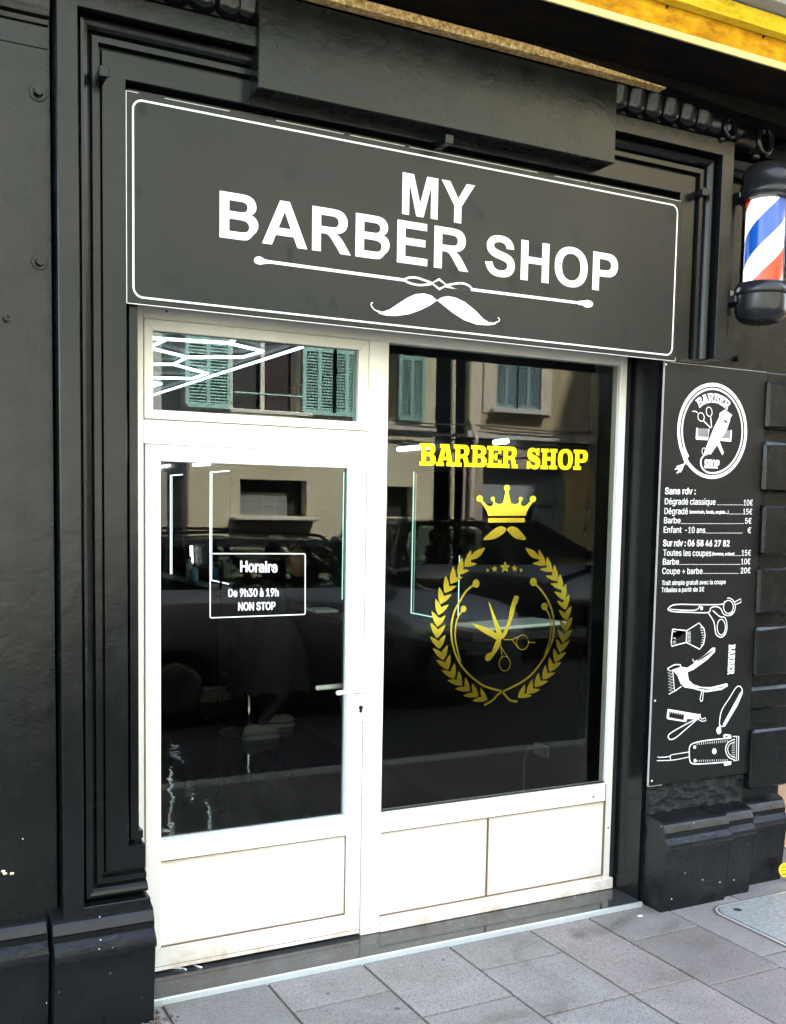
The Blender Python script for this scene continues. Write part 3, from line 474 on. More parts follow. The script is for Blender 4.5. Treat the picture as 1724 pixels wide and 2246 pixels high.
# upper storeys, plain, above the cornice
w = bmesh.new(); box(w, -14, 16.4, .02, .3, 4.05, 12.2); box(w, -14, 16.4, .3, 8, 11.9, 12.2)
obj('upper_wall', w, 'wyellow', bd)
w = bmesh.new(); box(w, 3.955, 12, .12, .3, 0, 4.05); obj('neighbour_wall', w, 'brickr', bd)

# moulded surround swept round the opening with mitred corners
prof = [(0, -.05), (0, 0), (.027, 0), (.030, -.022), (.037, -.022), (.041, .026), (.044, .030), (.116, .030), (.121, .018), (.127, .018), (.131, .044),
        (.149, .044), (.152, .034), (.155, .036), (.160, .052), (.168, .062), (.178, .066), (.187, .064), (.189, .004), (.199, .004), (.201, .094), (.203, .096), (.262, .096), (.265, .093), (.265, -.05)]
def surround():
    bm = bmesh.new(); ZB, ZT, XL, XR = .62, 3.0, .848, 3.06; rows = []
    for u, p in prof:
        y = -.188-p
        rows.append([bm.verts.new(q) for q in ((XL+.014, y, ZB-u), (XL-u, y, ZB-u), (XL-u, y, ZT+u), (XR+u, y, ZT+u), (XR+u, y, 2.372))])
    n = len(rows)
    for i in range(n-1):
        a, b = rows[i], rows[i+1]
        for k in range(4): bm.faces.new((a[k], a[k+1], b[k+1], b[k]))
    bm.faces.new([r[0] for r in rows]); bm.faces.new([r[-1] for r in rows])
    return bm
sb = surround()
bmesh.ops.bisect_plane  # (kept simple: the paint's own bump breaks the edges)
obj('door_surround', sb, 'paint2', bd)
# jamb faces inside the opening
obj('left_jamb', B(.835, .8475, -.185, .0, .0, 3.0), 'paint', bd)
obj('right_reveal', B(3.0605, 3.075, -.165, .25, .0, 2.42), 'paint2', bd)
# right pillar with rusticated blocks
obj('pillar', B(3.0755, 3.905, -.165, .3, 0, 2.362, .006, 2), 'paint', bd)
obj('pillar_shaft', B(3.906, 3.95, -.165, .3, .53, 2.362), 'paint', bd)
rz = [(2.10, 2.322), (1.819, 2.048), (1.538, 1.767), (1.26, 1.483), (.981, 1.215), (.815, .928), (.454, .738)]
for k, (a, b) in enumerate(rz):
    rq = random.Random(k+20); bm = B(3.655+rq.uniform(0, .006), 3.93 if k < 6 else 3.90, -.222+rq.uniform(-.003, .008), -.15, a+rq.uniform(0, .008), b-rq.uniform(0, .008), .012, 1)
    for v in bm.verts: v.co += Vector((rq.uniform(-.003, .003), rq.uniform(-.002, .002), rq.uniform(-.003, .003)))
    if k == 5: bmesh.ops.translate(bm, verts=bm.verts[:], vec=(0, .02, 0))
    obj('rusticated_block', bm, 'paint', bd)
bm = bmesh.new(); bmesh.ops.create_grid(bm, x_segments=120, y_segments=40, size=.5)
rn = random.Random(3)
for v in bm.verts:
    x, z = v.co.x+.5, v.co.y+.5; e = min(x, 1-x, z, 1-z)
    h = ((.016)*max(0, mn.fractal(Vector((x*9, z*5, 3.1)), .9, 2.1, 5)+.35)) if e > .01 else 0
    v.co = Vector((3.076+x*.58, -.178-max(0, h), .385+z*.165))
obj('rough_render_patch', bm, 'rough', bd, smooth=True)

# plinths
def plinth(x0, x1, yf, yb, z=0.0):
    d = yf+.342
    pr = [(yb, .408), (-.292+d, .392), (-.292+d, .382), (-.300+d, .374), (-.312+d, .352), (-.306+d, .345), (-.304+d, .325), (-.330+d, .305), (-.333+d, .292), (-.342+d, .287), (-.342+d, .274), (-.318+d, .27), (-.30+d, -.01), (.2, -.01), (.2, .408)]
    bm = prism(bmesh.new(), pr, x0, x1)
    e = [e for e in bm.edges if abs(e.verts[0].co.x-e.verts[1].co.x) < 1e-6]
    bmesh.ops.bevel(bm, geom=e, offset=.003, segments=1, affect='EDGES')
    return bm
obj('plinth', plinth(.545, .868, -.345, -.24), 'plinth', bd)
obj('plinth', plinth(-6, .535, -.305, -.1), 'plinth', bd)
obj('plinth', plinth(3.078, 3.452, -.335, -.16), 'plinth', bd)
obj('plinth', plinth(3.4525, 3.625, -.312, -.16), 'plinth', bd)
obj('plinth', plinth(3.6255, 3.895, -.252, -.16), 'plinth', bd)

# keystone board over the opening
obj('fascia_board', B(1.214, 2.682, -.302, -.2, 3.069, 3.37, .003), 'paint', bd)
# frieze and fluted corbels
obj('frieze', B(.55, 3.89, -.205, -.162, 3.268, 3.6), 'paint2', bd)
obj('frieze_fillet', B(.60, 3.42, -.225, -.206, 3.268, 3.28, .003), 'paint2', bd)
def corbel():
    bm = bmesh.new(); nu, nv = 9, 10; g = []
    for j in range(nv+1):
        t = j/nv; row = []
        for i in range(nu+1):
            s = i/nu*2-1
            drop = .128*t-(.020*abs(s)**1.3*max(0, (t-.6)/.4))
            y = -.300+.022*t+.055*max(0, t-.72)**2/.0784+.014*abs(s)**5-.004*math.cos(s*math.pi)*(1-t)
            row.append(bm.verts.new((s*.0435, y, 3.395-drop)))
        g.append(row)
    for a, b in zip(g, g[1:]):
        for i in range(nu): bm.faces.new((a[i], a[i+1], b[i+1], b[i]))
    r = bmesh.ops.extrude_face_region(bm, geom=bm.faces[:]); bmesh.ops.translate(bm, verts=[v for v in r['geom'] if isinstance(v, bmesh.types.BMVert)], vec=(0, .1, .0))
    return bm
cb0 = None
for x in [.86, .95, 1.04, 1.13, 1.19]+[2.715, 2.803, 2.892, 2.982, 3.073, 3.163]:
    if cb0 is None: cb0 = o = obj('fluted_corbel', corbel(), 'paint2', bd, smooth=True)
    else: o = cb0.copy(); COL.objects.link(o)
    o.location = (x, 0, 0)
    f = o
obj('corbel_backing', B(.82, 3.20, -.25, -.206, 3.285, 3.40), 'paint2', bd)
def stube(pts, rad, res=5):
    """smooth tapering tube as a bmesh"""
    c = bpy.data.curves.new('tube', 'CURVE'); c.dimensions = '3D'; c.bevel_depth = 1; c.bevel_resolution = res; c.use_fill_caps = True
    q = c.splines.new('POLY'); q.points.add(len(pts)-1)
    for i, p in enumerate(pts): q.points[i].co = (*p, 1); q.points[i].radius = rad[i] if hasattr(rad, '__len__') else rad
    me = curve_mesh(c); bpy.data.curves.remove(c); bm = bmesh.new(); bm.from_mesh(me); bpy.data.meshes.remove(me); return bm
def scroll(cx, cz, s=1):
    pts, rad = [], []
    for k in range(60):
        t = k/59; a = R(120 - 430*t); r = (.068-.050*t)*s
        pts.append((cx+r*math.cos(a)*.75, -.262-.035*math.sin(t*2.6), cz-.01+r*math.sin(a)*1.15)); rad.append(.0155*s*(1-.55*t))
    bm = stube(pts, rad)
    bmesh.ops.create_uvsphere(bm, u_segments=12, v_segments=8, radius=.015*s, matrix=Matrix.Translation((cx-.028*s, -.285, cz-.072*s)))
    return bm
obj('scroll_ornament', scroll(3.275, 3.335, 1.0), 'paint2', bd, smooth=True)
obj('scroll_ornament', scroll(3.475, 3.315, 1.25), 'paint2', bd, smooth=True)
bm = bmesh.new(); cyl(bm, (3.19, -.225, 3.335), (3.47, -.225, 3.325), .058, .058, 24); obj('scroll_body', bm, 'paint2', bd, smooth=True)
# string under the frieze right of the surround
w = prism(bmesh.new(), [(-.12, 3.17), (-.155, 3.178), (-.16, 3.20), (-.175, 3.208), (-.18, 3.24), (-.12, 3.25)], 3.362, 3.90); obj('string_moulding', w, 'paint2', bd)
w = prism(bmesh.new(), [(-.12, 3.10), (-.128, 3.104), (-.128, 3.14), (-.12, 3.145)], 3.362, 3.90); obj('flat_band', w, 'paint', bd)

# cornice
cn = obj('cornice', prism(bmesh.new(), [(-.2, 3.41), (-.621, 3.41), (-.621, 3.60), (-.1, 3.60), (-.1, 3.41)], -6, 12), 'soffit', bd)
bm = B(-6, 2.25, -.352, -.306, 3.371, 3.403, .006, 2)
def wedge(bm, pts, y0, y1):
    A_ = [bm.verts.new((x, y0, z)) for x, z in pts]; C_ = [bm.verts.new((x, y1, z)) for x, z in pts]; n = len(pts)
    bm.faces.new(A_); bm.faces.new(C_)
    for i in range(n): bm.faces.new((A_[i], A_[(i+1) % n], C_[(i+1) % n], C_[i]))
    return bm
obj('cornice_edge', bm, 'speck', cn)
obj('cornice_edge', wedge(bmesh.new(), [(2.2505, 3.372), (2.88, 3.372), (2.88, 3.376), (2.60, 3.388), (2.2505, 3.402)], -.351, -.307), 'speck', cn)
obj('soffit_board', wedge(bmesh.new(), [(2.2505, 3.404), (2.60, 3.390), (2.88, 3.378), (3.2, 3.354), (3.6, 3.338), (4.6, 3.33), (4.6, 3.4095), (2.2505, 3.4095)], -.36, -.26), 'soffit', cn)
def zz(y, Y): return at(1724, y, Y)[1]
obj('lower_fascia_edge', prism(bmesh.new(), [(-.6215, zz(154, -.63)), (-.632, zz(154, -.632)), (-.638, zz(139, -.638)), (-.6215, zz(139, -.6215))], -6, 12), 'cream', cn)
obj('ochre_fascia', prism(bmesh.new(), [(-.622, zz(138.5, -.637)), (-.636, zz(138.5, -.636)), (-.652, zz(112, -.652)), (-.655, zz(86, -.655)), (-.622, zz(86, -.655))], -6, 12), 'ochre', cn)
z1 = zz(76, -.70)
obj('fascia_groove', B(-6, 12, -.642, -.60, zz(85.5, -.655)+.001, z1+.03), 'seam', cn)
obj('upper_ochre_moulding', prism(bmesh.new(), [(-.66, z1), (-.70, z1), (-.715, z1+.02), (-.725, zz(40, -.725)), (-.66, zz(40, -.725))], -6, 12), 'ochre2', cn)
z2 = zz(31, -.74)
obj('upper_groove', B(-6, 12, -.712, -.59, zz(39, -.725)+.001, z2), 'seam', cn)
obj('upper_ledge', B(-6, 12, -.80, -.58, z2+.001, z2+.30, .01), 'grey', cn)
obj('cornice_top', B(-6, 12, -.579, .3, 3.601, 4.049), 'grey', cn)
for x in (2.6, 3.07, 3.5):
    b = obj('fascia_bolt', lathe([(.0005, 0), (.006, .001), (.006, .004), (.001, .006)], (0, 0), 10), 'capmetal', cn)
    b.rotation_euler = (R(90), 0, 0); b.location = (x, -.654, 3.49)

# bolts and fixings on the walls
def bolt(x, z, Y, r=.016):
    bm = bmesh.new(); cyl(bm, (x, Y+.002, z), (x, Y-.004, z), r*1.5, r*1.35, 20); cyl(bm, (x, Y-.004, z), (x, Y-.022, z), r*.85, r*.75, 6); return bm
obj('wall_bolt', bolt(*at(85, 199, -.235), -.22, .019), 'paint2', bd); obj('wall_bolt', bolt(*at(88, 573, -.235), -.22, .017), 'paint2', bd)
bm = bmesh.new(); _bx, _bz = at(17, 696, -.24); cyl(bm, (_bx, -.22, _bz), (_bx, -.245, _bz), .011, .011, 16); o = obj('pipe_stub', bm, 'paint2', bd)
bm = bmesh.new(); cyl(bm, (_bx, -.244, _bz), (_bx, -.2456, _bz), .0065, .0065, 12); obj('bore', bm, 'seam', o)
bm = bmesh.new(); cyl(bm, (3.55, -.12, 2.415), (3.55, -.14, 2.415), .014, .013, 6); obj('wall_bolt', bm, 'paint2', bd)
def bracket(x, z, Y, ln):
    bm = bmesh.new(); box(bm, x-.013, x+.013, Y-ln, Y, z-.013, z+.013, .002); box(bm, x-.016, x+.016, Y-ln-.006, Y-ln, z-.016, z+.016, .002); return bm
for (px, py, Y, ln) in ((228, 157, -.216, .075), (985, 306, -.216, .085), (1546, 421, -.216, .05)):
    x, z = at(px, py, Y-ln)
    obj('lamp_bracket', bracket(x, z, Y, ln), 'paint2', bd)

# doorstep
ds = obj('doorstep', B(.849, 3.0595, -.191, .2, -.05, .018), 'tile', bd)
obj('metal_edge_strip', B(.869, 3.056, -.204, -.1915, -.02, .0205, .002, 2), 'steel', ds)
for x in (1.68, 2.42): obj('tile_joint', B(x, x+.002, -.1905, -.0, .017, .0185), 'joint', ds)

# ================================================================== SHOP FRONT
fr = thing('shopfront_frame', 'white aluminium shopfront frame with mullion and lower panels', 'frame', (1.9, 0, 0))
JX0, JX1 = .850, 3.036
w = bmesh.new()
box(w, JX0, .9145, 0, .055, .019, 2.42, .002); box(w, 1.7775, 1.8615, -.006, .055, .019, 2.3535, .002); box(w, 3.000, JX1, 0, .055, .019, 2.42, .002)
box(w, .9150, 2.9995, .0005, .0545, 2.354, 2.42, .0015)
box(w, .9150, 1.777, .0005, .0545, 1.9265, 2.0115, .0015)
obj('frame_bar', w, 'alu', fr)
obj('filler', B(3.0365, 3.0600, .004, .05, .02, 2.42), 'seam', fr)
obj('head_filler', B(.85, 3.06, .008, .06, 2.4205, 2.5), 'seam', fr)
w = bmesh.new(); box(w, 1.862, 2.9995, .002, .052, .425, .5065, .0015); box(w, 1.862, 3.05, -.012, .05, .019, .068, .003); box(w, 1.862, 2.9995, .002, .05, .0685, .082, .002)
obj('lower_rail', w, 'alu', fr)
for a, b in ((1.8625, 2.3755), (2.3805, 2.9975)): obj('kick_panel', B(a, b, .011, .04, .0825, .4235, .001), 'alu', fr)
for q in ((1.8625, 2.9975, .4235, .4255), (1.8625, 2.9975, .0815, .0835), (2.9977, 2.9997, .084, .505), (.9165, 1.7760, 2.0105, 2.0123), (.9165, 1.7760, 1.9255, 1.9272)): obj('joint_line', B(q[0], q[1], -.0012, .0118, q[2], q[3]), 'grime', fr)
obj('panel_seam', B(2.3755, 2.3805, .0035, .012, .084, .4233), 'grime', fr)
for x, z in ((.995, 2.383), (2.93, .452), (3.02, .30), (.93, 1.62)): obj('screw_hole', cyl(bmesh.new(), (x, .001, z), (x, -.0012, z), .004, .004, 10), 'seam', fr)

def mitred(x0, x1, z0, z1, tl, tr, tb, tt, y0, y1, bev=.0012, gap=.0005):
    """four mitred bars round a rectangle"""
    bm = bmesh.new(); i0, i1, j0, j1 = x0+tl, x1-tr, z0+tb, z1-tt; g = gap
    quads = [((x0, z0+g), (i0, j0+g), (i0, j1-g), (x0, z1-g)), ((x1, z0+g), (x1, z1-g), (i1, j1-g), (i1, j0+g)),
             ((x0+g, z1), (i0+g, j1), (i1-g, j1), (x1-g, z1)), ((x0+g, z0), (x1-g, z0), (i1-g, j0), (i0+g, j0))]
    for q in quads:
        n0 = set(bm.verts)
        A = [bm.verts.new((x, y0, z)) for x, z in q]; C = [bm.verts.new((x, y1, z)) for x, z in q]
        fs = [bm.faces.new(A), bm.faces.new(C)]+[bm.faces.new((A[i], A[(i+1) % 4], C[(i+1) % 4], C[i])) for i in range(4)]
        e = list({e for f in fs for e in f.edges}); bmesh.ops.bevel(bm, geom=e, offset=bev, segments=1, affect='EDGES')
    return bm
# transom window (fixed light over the door)
tw = thing('transom_window', 'small white framed transom window above the door', 'window', (1.345, 0, 2.012))
obj('sash', mitred(.9165, 1.7755, 2.013, 2.3525, .031, .041, .032, .038, -.003, .045), 'alu', tw)
obj('glass', B(.946, 1.7365, .016, .020, 2.043, 2.3155), 'glass2', tw)
w = bmesh.new()
# door leaf
dr = thing('door', 'white aluminium glazed shop door with hours sticker', 'door', (.92, 0, .03))
lf = obj('leaf', mitred(.9185, 1.7730, .046, 1.925, .055, .065, .07, .057, -.004, .045), 'alu', dr)
w = bmesh.new(); box(w, .9725, 1.7095, -.0035, .0445, .437, .512, .0012); obj('mid_rail', w, 'alu', dr)
obj('kick_panel', B(.9745, 1.7075, .007, .04, .119, .4355, .001), 'alu', dr)
obj('door_glass', B(.971, 1.711, .018, .022, .510, 1.869), 'glass', dr)
w = bmesh.new(); box(w, 1.697, 1.7092, .004, .017, .5205, 1.867, .001); box(w, .9728, 1.7092, .002, .017, .5125, .5195, .001)
obj('glazing_bead', w, 'steel', dr)
w = bmesh.new(); box(w, .920, 1.772, -.006, .03, .031, .0445, .001); obj('door_sweep', w, 'alu', dr)
for nm, q in (('top', (.9745, 1.7075, .4345, .4370)), ('side', (1.7068, 1.7092, .119, .4344)), ('foot', (.9745, 1.7067, .1165, .1188))): obj('joint_line', B(q[0], q[1], -.0043, .003, q[2], q[3]), 'grime', dr)
obj('joint_line', B(.919, 1.7725, -.0048, .003, .0452, .0468), 'grime', dr)
# handle and lock
hx0, hz0 = at(781.5, 1450, -.006); hx1, hz1 = at(797, 1581, -.006)
pl = obj('handle_plate', B(hx0, hx0+.034, -.014, -.0045, hz1, hz0, .005, 3), 'handle', dr)
hx = hx0+.016; hz = at(795, 1511, -.02)[1]
bm = bmesh.new(); tube(bm, [(hx, -.014, hz), (hx, -.052, hz), (hx-.03, -.058, hz-.001), (hx-.115, -.056, hz-.002)], .0095, 12)
obj('lever', bm, 'handle', pl, smooth=True)
lx, lz = at(791.5, 1556, -.016)
bm = bmesh.new(); cyl(bm, (lx, -.014, lz+.007), (lx, -.018, lz+.007), .0085, .0085, 20); box(bm, lx-.006, lx+.006, -.0175, -.014, lz-.013, lz+.004, .002)
obj('lock_cylinder', bm, 'capmetal', pl)
bm = bmesh.new(); tube(bm, [(hx-.02, .045, hz-.005), (hx-.02, .10, hz-.005), (hx-.13, .105, hz-.008)], .010, 12); obj('inner_lever', bm, 'handle', dr, smooth=True)
# opening hours lettering on the door glass
A = Art(.0172, (330, 1000), 3.36, th=.0006, step=.00003)
def rrect(x0, x1, y0, y1, y2, y3, r=12):
    pts = []
    for (cx, cy, a) in ((x0+r, y0+r, 180), (x1-r, y1+r, 270), (x1-r, y2-r, 0), (x0+r, y3-r, 90)):
        for k in range(5): t = R(a+90*k/4); pts.append((cx+r*math.cos(t), cy+r*math.sin(t)))
    return pts
A.stroke(rrect(440, 1140, 720, 721, 1168, 1193), .0042, closed=True)
text(A, 'Horaire', (665, 852), (933, 857), 76, .030); text(A, 'De 9h30 à 19h', (575, 1038), (942, 1032), 56, .028); text(A, 'NON STOP', (648, 1138), (918, 1132), 56, .028)
A.done('opening_hours_lettering', 'vinyl', dr)

# display window
dw = thing('display_window', 'large display window with gold barber emblem', 'window', (2.43, 0, .507))
obj('window_glass', B(1.858, 3.0025, .022, .026, .503, 2.356), 'glass', dw)
w = bmesh.new(); box(w, 1.862, 3.0, .012, .0215, .5068, .5125, .001); obj('gasket', w, 'rubber', dw)
YG = .0212
A = Art(YG, (890, 960), 4.0, th=.0006, step=.00004)
def slab(s, pl_, pr_, h):
    X0, Z0 = A.w(pl_); X1, Z1 = A.w(pr_); H = A.w((pl_[0], pl_[1]-h))[1]-Z0
    word(A, s, SL, 100, X0, X1, Z0, H, tf=lambda x, z: (x, z+(Z1-Z0)*(x-X0)/(X1-X0)))
slab('BARBER', (118, 243), (981, 268), 196); slab('SHOP', (1060, 272), (1592, 285), 182)
A.done('gold_lettering', 'goldtext', dw)
A = Art(YG, (890, 960), 4.0, th=.0006, step=.00004)
A.poly([(722, 685), (712, 650), (690, 610), (655, 562), (672, 552), (710, 592), (740, 603), (764, 590), (768, 572), (757, 548), (776, 548), (786, 574), (818, 582), (850, 575), (862, 530), (876, 460), (898, 460), (912, 530), (925, 575), (955, 583), (985, 576), (998, 550), (1016, 550), (1008, 575), (1012, 592), (1035, 602), (1062, 588), (1100, 548), (1118, 562), (1082, 610), (1062, 650), (1050, 685)])
for c, r in (((647, 535), 27), ((763, 537), 18), ((887, 442), 27), ((1007, 537), 18), ((1115, 538), 28)): A.ell(c, r, r*1.02)
A.poly([(722, 705), (1042, 705), (1042, 743), (722, 745)])
A.done('crown_emblem', 'gold', dw)
A = Art(YG, (830, 740), 2.947, th=.0006, step=.00004)
A.poly([(826, 1243), (812, 1226), (785, 1221), (750, 1238), (708, 1273), (678, 1305), (705, 1309), (755, 1300), (800, 1275)], smooth=True)
A.poly([(831, 1243), (846, 1226), (872, 1222), (905, 1240), (938, 1277), (952, 1303), (930, 1309), (885, 1298), (855, 1275)], smooth=True)
A.done('moustache_emblem', 'gold', dw)
A = Art(YG, (830, 1180), 2.947, th=.0006, step=.00004)
for c, r in (((705, 208), 15), ((750, 200), 24), ((818, 190), 40), ((880, 197), 24), ((922, 208), 15)):
    A.poly([(c[0]+(r if i % 2 == 0 else r*.45)*.9*math.sin(math.pi*i/5), c[1]-(r if i % 2 == 0 else r*.45)*math.cos(math.pi*i/5)) for i in range(10)])
A.done('star_emblem', 'gold', dw)
def leaf(A, b, t, side, wd=.32):
    """lens shaped leaf from base b to tip t, fuller on its outer side"""
    bx, by = b; tx, ty = t; dx, dy = tx-bx, ty-by; nx, ny = -dy*side, dx*side; pts = []
    for k in range(9):
        s = k/8; h = math.sin(math.pi*s**.8)*wd; pts.append((bx+dx*s+nx*h*.75, by+dy*s+ny*h*.75))
    for k in range(7, 0, -1):
        s = k/8; h = math.sin(math.pi*s**.9)*wd; pts.append((bx+dx*s-nx*h*.28, by+dy*s-ny*h*.28))
    A.poly(pts)
AL = Art(YG, (920, 1180), 5.761, th=.0006, step=.00004); AR = Art(YG, (1100, 1180), 5.761, th=.0006, step=.00004)
LV = [((565, 362), (648, 152), (727, 325)), ((478, 465), (535, 245), (632, 405)), ((392, 578), (425, 355), (546, 490)), ((318, 692), (330, 475), (472, 603)), ((262, 836), (247, 618), (410, 708)), ((238, 976), (200, 762), (372, 838)), ((228, 1122), (150, 920), (332, 975)), ((222, 1266), (135, 1068), (328, 1095)), ((252, 1402), (133, 1245), (328, 1220)), ((300, 1545), (163, 1390), (356, 1350)), ((362, 1666), (205, 1540), (386, 1470)), ((436, 1780), (272, 1668), (445, 1582)), ((536, 1866), (348, 1798), (496, 1675)), ((636, 1937), (443, 1905), (582, 1762)), ((745, 2002), (550, 1995), (668, 1838)), ((856, 2048), (665, 2060), (770, 1892))]
for b, l, r in LV: leaf(AL, b, l, 1); leaf(AL, b, r, -1)
leaf(AL, (645, 272), (832, 118), 1, .24); leaf(AL, (645, 272), (832, 118), -1, .24)
RV = [((556, 345), (388, 322), (472, 142)), ((640, 425), (478, 395), (575, 235)), ((704, 547), (552, 475), (670, 335)), ((768, 658), (612, 570), (740, 450)), ((793, 787), (662, 675), (810, 580)), ((808, 908), (697, 790), (853, 710)), ((817, 1048), (725, 905), (883, 858)), ((815, 1183), (725, 1030), (895, 995)), ((775, 1322), (716, 1155), (892, 1155)), ((735, 1447), (690, 1270), (862, 1295)), ((675, 1572), (658, 1390), (820, 1440)), ((605, 1692), (603, 1500), (756, 1567)), ((520, 1790), (552, 1600), (682, 1700)), ((418, 1885), (468, 1695), (592, 1805)), ((316, 1970), (388, 1778), (490, 1915)), ((205, 2015), (294, 1845), (384, 1995))]
for b, l, r in RV: leaf(AR, b, l, 1); leaf(AR, b, r, -1)
leaf(AR, (470, 264), (298, 120), 1, .24); leaf(AR, (470, 264), (298, 120), -1, .24)
AL.stroke([(690, 590), (600, 660), (520, 780), (440, 930), (405, 1080), (402, 1230), (430, 1390), (490, 1550), (600, 1700), (780, 1850), (920, 1905), (1037, 1940), (1130, 2040), (1190, 2062), (1235, 2065)], .0085, smooth=True)
AL.stroke([(540, 920), (490, 990), (458, 1100), (450, 1250), (475, 1400), (515, 1560)], .0062, smooth=True)
AL.ell((715, 575), 42, 52); AL.ell((556, 895), 36, 42)
AR.stroke([(425, 580), (500, 660), (580, 780), (640, 930), (660, 1080), (650, 1250), (600, 1400), (500, 1570), (400, 1700), (270, 1810), (100, 1900), (-45, 1975), (-100, 2040), (-170, 2085), (-225, 2112)], .0085, smooth=True)
AR.stroke([(560, 900), (600, 970), (622, 1080), (618, 1220), (590, 1360), (550, 1470)], .0062, smooth=True)
AR.ell((403, 555), 44, 52); AR.ell((542, 865), 40, 46)
AL.done('laurel_wreath', 'gold', dw); AR.done('laurel_wreath', 'gold', dw)
A = Art(YG-.0008, (830, 1180), 2.947, th=.0005, step=.00004)
A.poly([(709, 405), (724, 432), (760, 520), (792, 590), (806, 640), (790, 662), (768, 640), (752, 570), (730, 490)])
A.poly([(598, 548), (650, 562), (735, 598), (775, 625), (782, 665), (762, 658), (680, 612), (630, 578)])
A.poly([(880, 370), (907, 380), (898, 418), (884, 440), (882, 462), (872, 505), (850, 560), (826, 625), (806, 655), (792, 638), (818, 585), (842, 520), (845, 480), (862, 420)])
A.poly([(768, 650), (788, 660), (782, 705), (752, 752), (722, 790), (700, 798), (688, 780), (700, 748), (732, 738), (745, 700)])
A.ell((931, 674), 38, 47, .0030); A.ell((816, 812), 36, 47, .0030)
A.stroke([(812, 657), (862, 657), (900, 640)], .0030); A.stroke([(862, 657), (888, 690), (905, 715)], .0030); A.stroke([(968, 674), (1012, 675)], .0040)
A.stroke([(788, 655), (792, 712), (800, 770)], .0030); A.stroke([(790, 700), (815, 740), (842, 780)], .0028)
A.done('scissors_and_razor_emblem', 'gold', dw)

# ================================================================== SHOP SIGN
sg = thing('shop_sign', 'wide black sign reading MY BARBER SHOP above the shopfront', 'sign', (1.95, -.2, 2.357))
YS = -.218
obj('sign_panel', B(.8075, 3.1055, YS, YS+.012, 2.358, 3.0085, .0008), 'sign', sg)
w = bmesh.new(); box(w, .8055, 3.1075, YS+.0015, YS+.0105, 2.3555, 2.3578); box(w, .8053, .8073, YS+.0003, YS+.011, 2.357, 3.010); box(w, 3.1057, 3.1070, YS+.0003, YS+.011, 2.357, 3.010)
for a, b in ((.8055, .845), (.93, 1.145), (1.31, 1.56), (1.585, 1.80), (1.82, 2.38), (2.46, 2.62), (2.63, 3.107)): box(w, a, b, YS+.0003, YS+.0105, 3.0088, 3.0102)
obj('sign_edge', w, 'edge', sg)
def rr(x0, x1, z0, z1, r, n=8):
    out = []
    for cx, cz, a in ((x0+r, z0+r, 180), (x1-r, z0+r, 270), (x1-r, z1-r, 0), (x0+r, z1-r, 90)):
        for k in range(n+1): t = R(a+90*k/n); out.append((cx+r*math.cos(t), cz+r*math.sin(t)))
    return out
A = Art(YS, (0, 0), 1, th=.0008, step=.00005)
A.raw(rr(.8245, 3.0885, 2.375, 2.991, .034), rr(.8305, 3.0825, 2.381, 2.985, .028))
A.done('border_line', 'vinyl', sg)
A = Art(YS, (440, 360), 3.5, th=.0008, step=.00005)
def pk(p): return A.w(p)
# BARBER SHOP baseline from B foot to P foot
a0, z0 = pk((145, 560)); a1, z1 = at(900+1440/3.5, 360+970/3.5, YS)
xe, _ = at(900+1592/3.5, 360+800/3.5, YS)
ht = at(440+145/3.5, 360+203/3.5, YS)[1]-z0
word(A, 'BARBER SHOP', GL, 1466, a0, xe, (z0+z1)/2, ht)
m0, mz = at(440+1545/3.5, 360+382/3.5, YS); m1, mz1 = at(900+495/3.5, 360+160/3.5, YS); mh = at(440+1550/3.5, 360+62/3.5, YS)[1]-mz
word(A, 'MY', GL, 1466, m0, m1, mz, mh)
A.done('sign_lettering', 'vinyl', sg)
A = Art(YS, (900, 360), 3.5, th=.0008, step=.00005)
A.stroke([(-1150, 738), (-1100, 748), (-45, 890)], .0105); A.ell((-1165, 738), 35, 30)
A.poly([(-1165, 708), (-1120, 728), (-1080, 742), (-1080, 762), (-1120, 766), (-1165, 768)], smooth=True)
A.stroke([(465, 962), (1330, 1070)], .0105); A.ell((1362, 1074), 40, 28); A.poly([(1290, 1052), (1330, 1048), (1362, 1046), (1362, 1102), (1330, 1086), (1290, 1078)], smooth=True)
A.stroke([(-45, 890), (-10, 872), (50, 873), (110, 893), (165, 915), (120, 926), (60, 928), (0, 915)], .0075, closed=True, smooth=True)
A.stroke([(270, 935), (330, 920), (400, 915), (450, 935), (470, 962), (420, 972), (350, 965), (300, 945)], .0075, closed=True, smooth=True)
A.stroke([(165, 914), (220, 884), (278, 930), (222, 960)], .0085, closed=True)
A.done('scroll_ornament_line', 'vinyl', sg)
A = Art(YS, (900, 360), 3.5, th=.0008, step=.00005)
A.poly([(205, 1046), (240, 1022), (290, 1013), (350, 1026), (420, 1060), (500, 1125), (560, 1188), (600, 1213), (640, 1218), (668, 1205), (650, 1230), (600, 1238), (510, 1232), (410, 1196), (320, 1138), (255, 1085)])
A.poly([(205, 1046), (160, 1008), (105, 993), (40, 998), (-20, 1024), (-95, 1072), (-160, 1116), (-215, 1134), (-262, 1120), (-240, 1148), (-190, 1162), (-110, 1166), (-10, 1152), (80, 1120), (150, 1085)])
A.stroke([(640, 1225), (675, 1208), (684, 1190), (672, 1178)], .0035, smooth=True); A.stroke([(-220, 1145), (-275, 1118), (-300, 1085), (-298, 1066), (-288, 1064)], .0035, smooth=True)
A.done('moustache_mark', 'vinyl', sg)

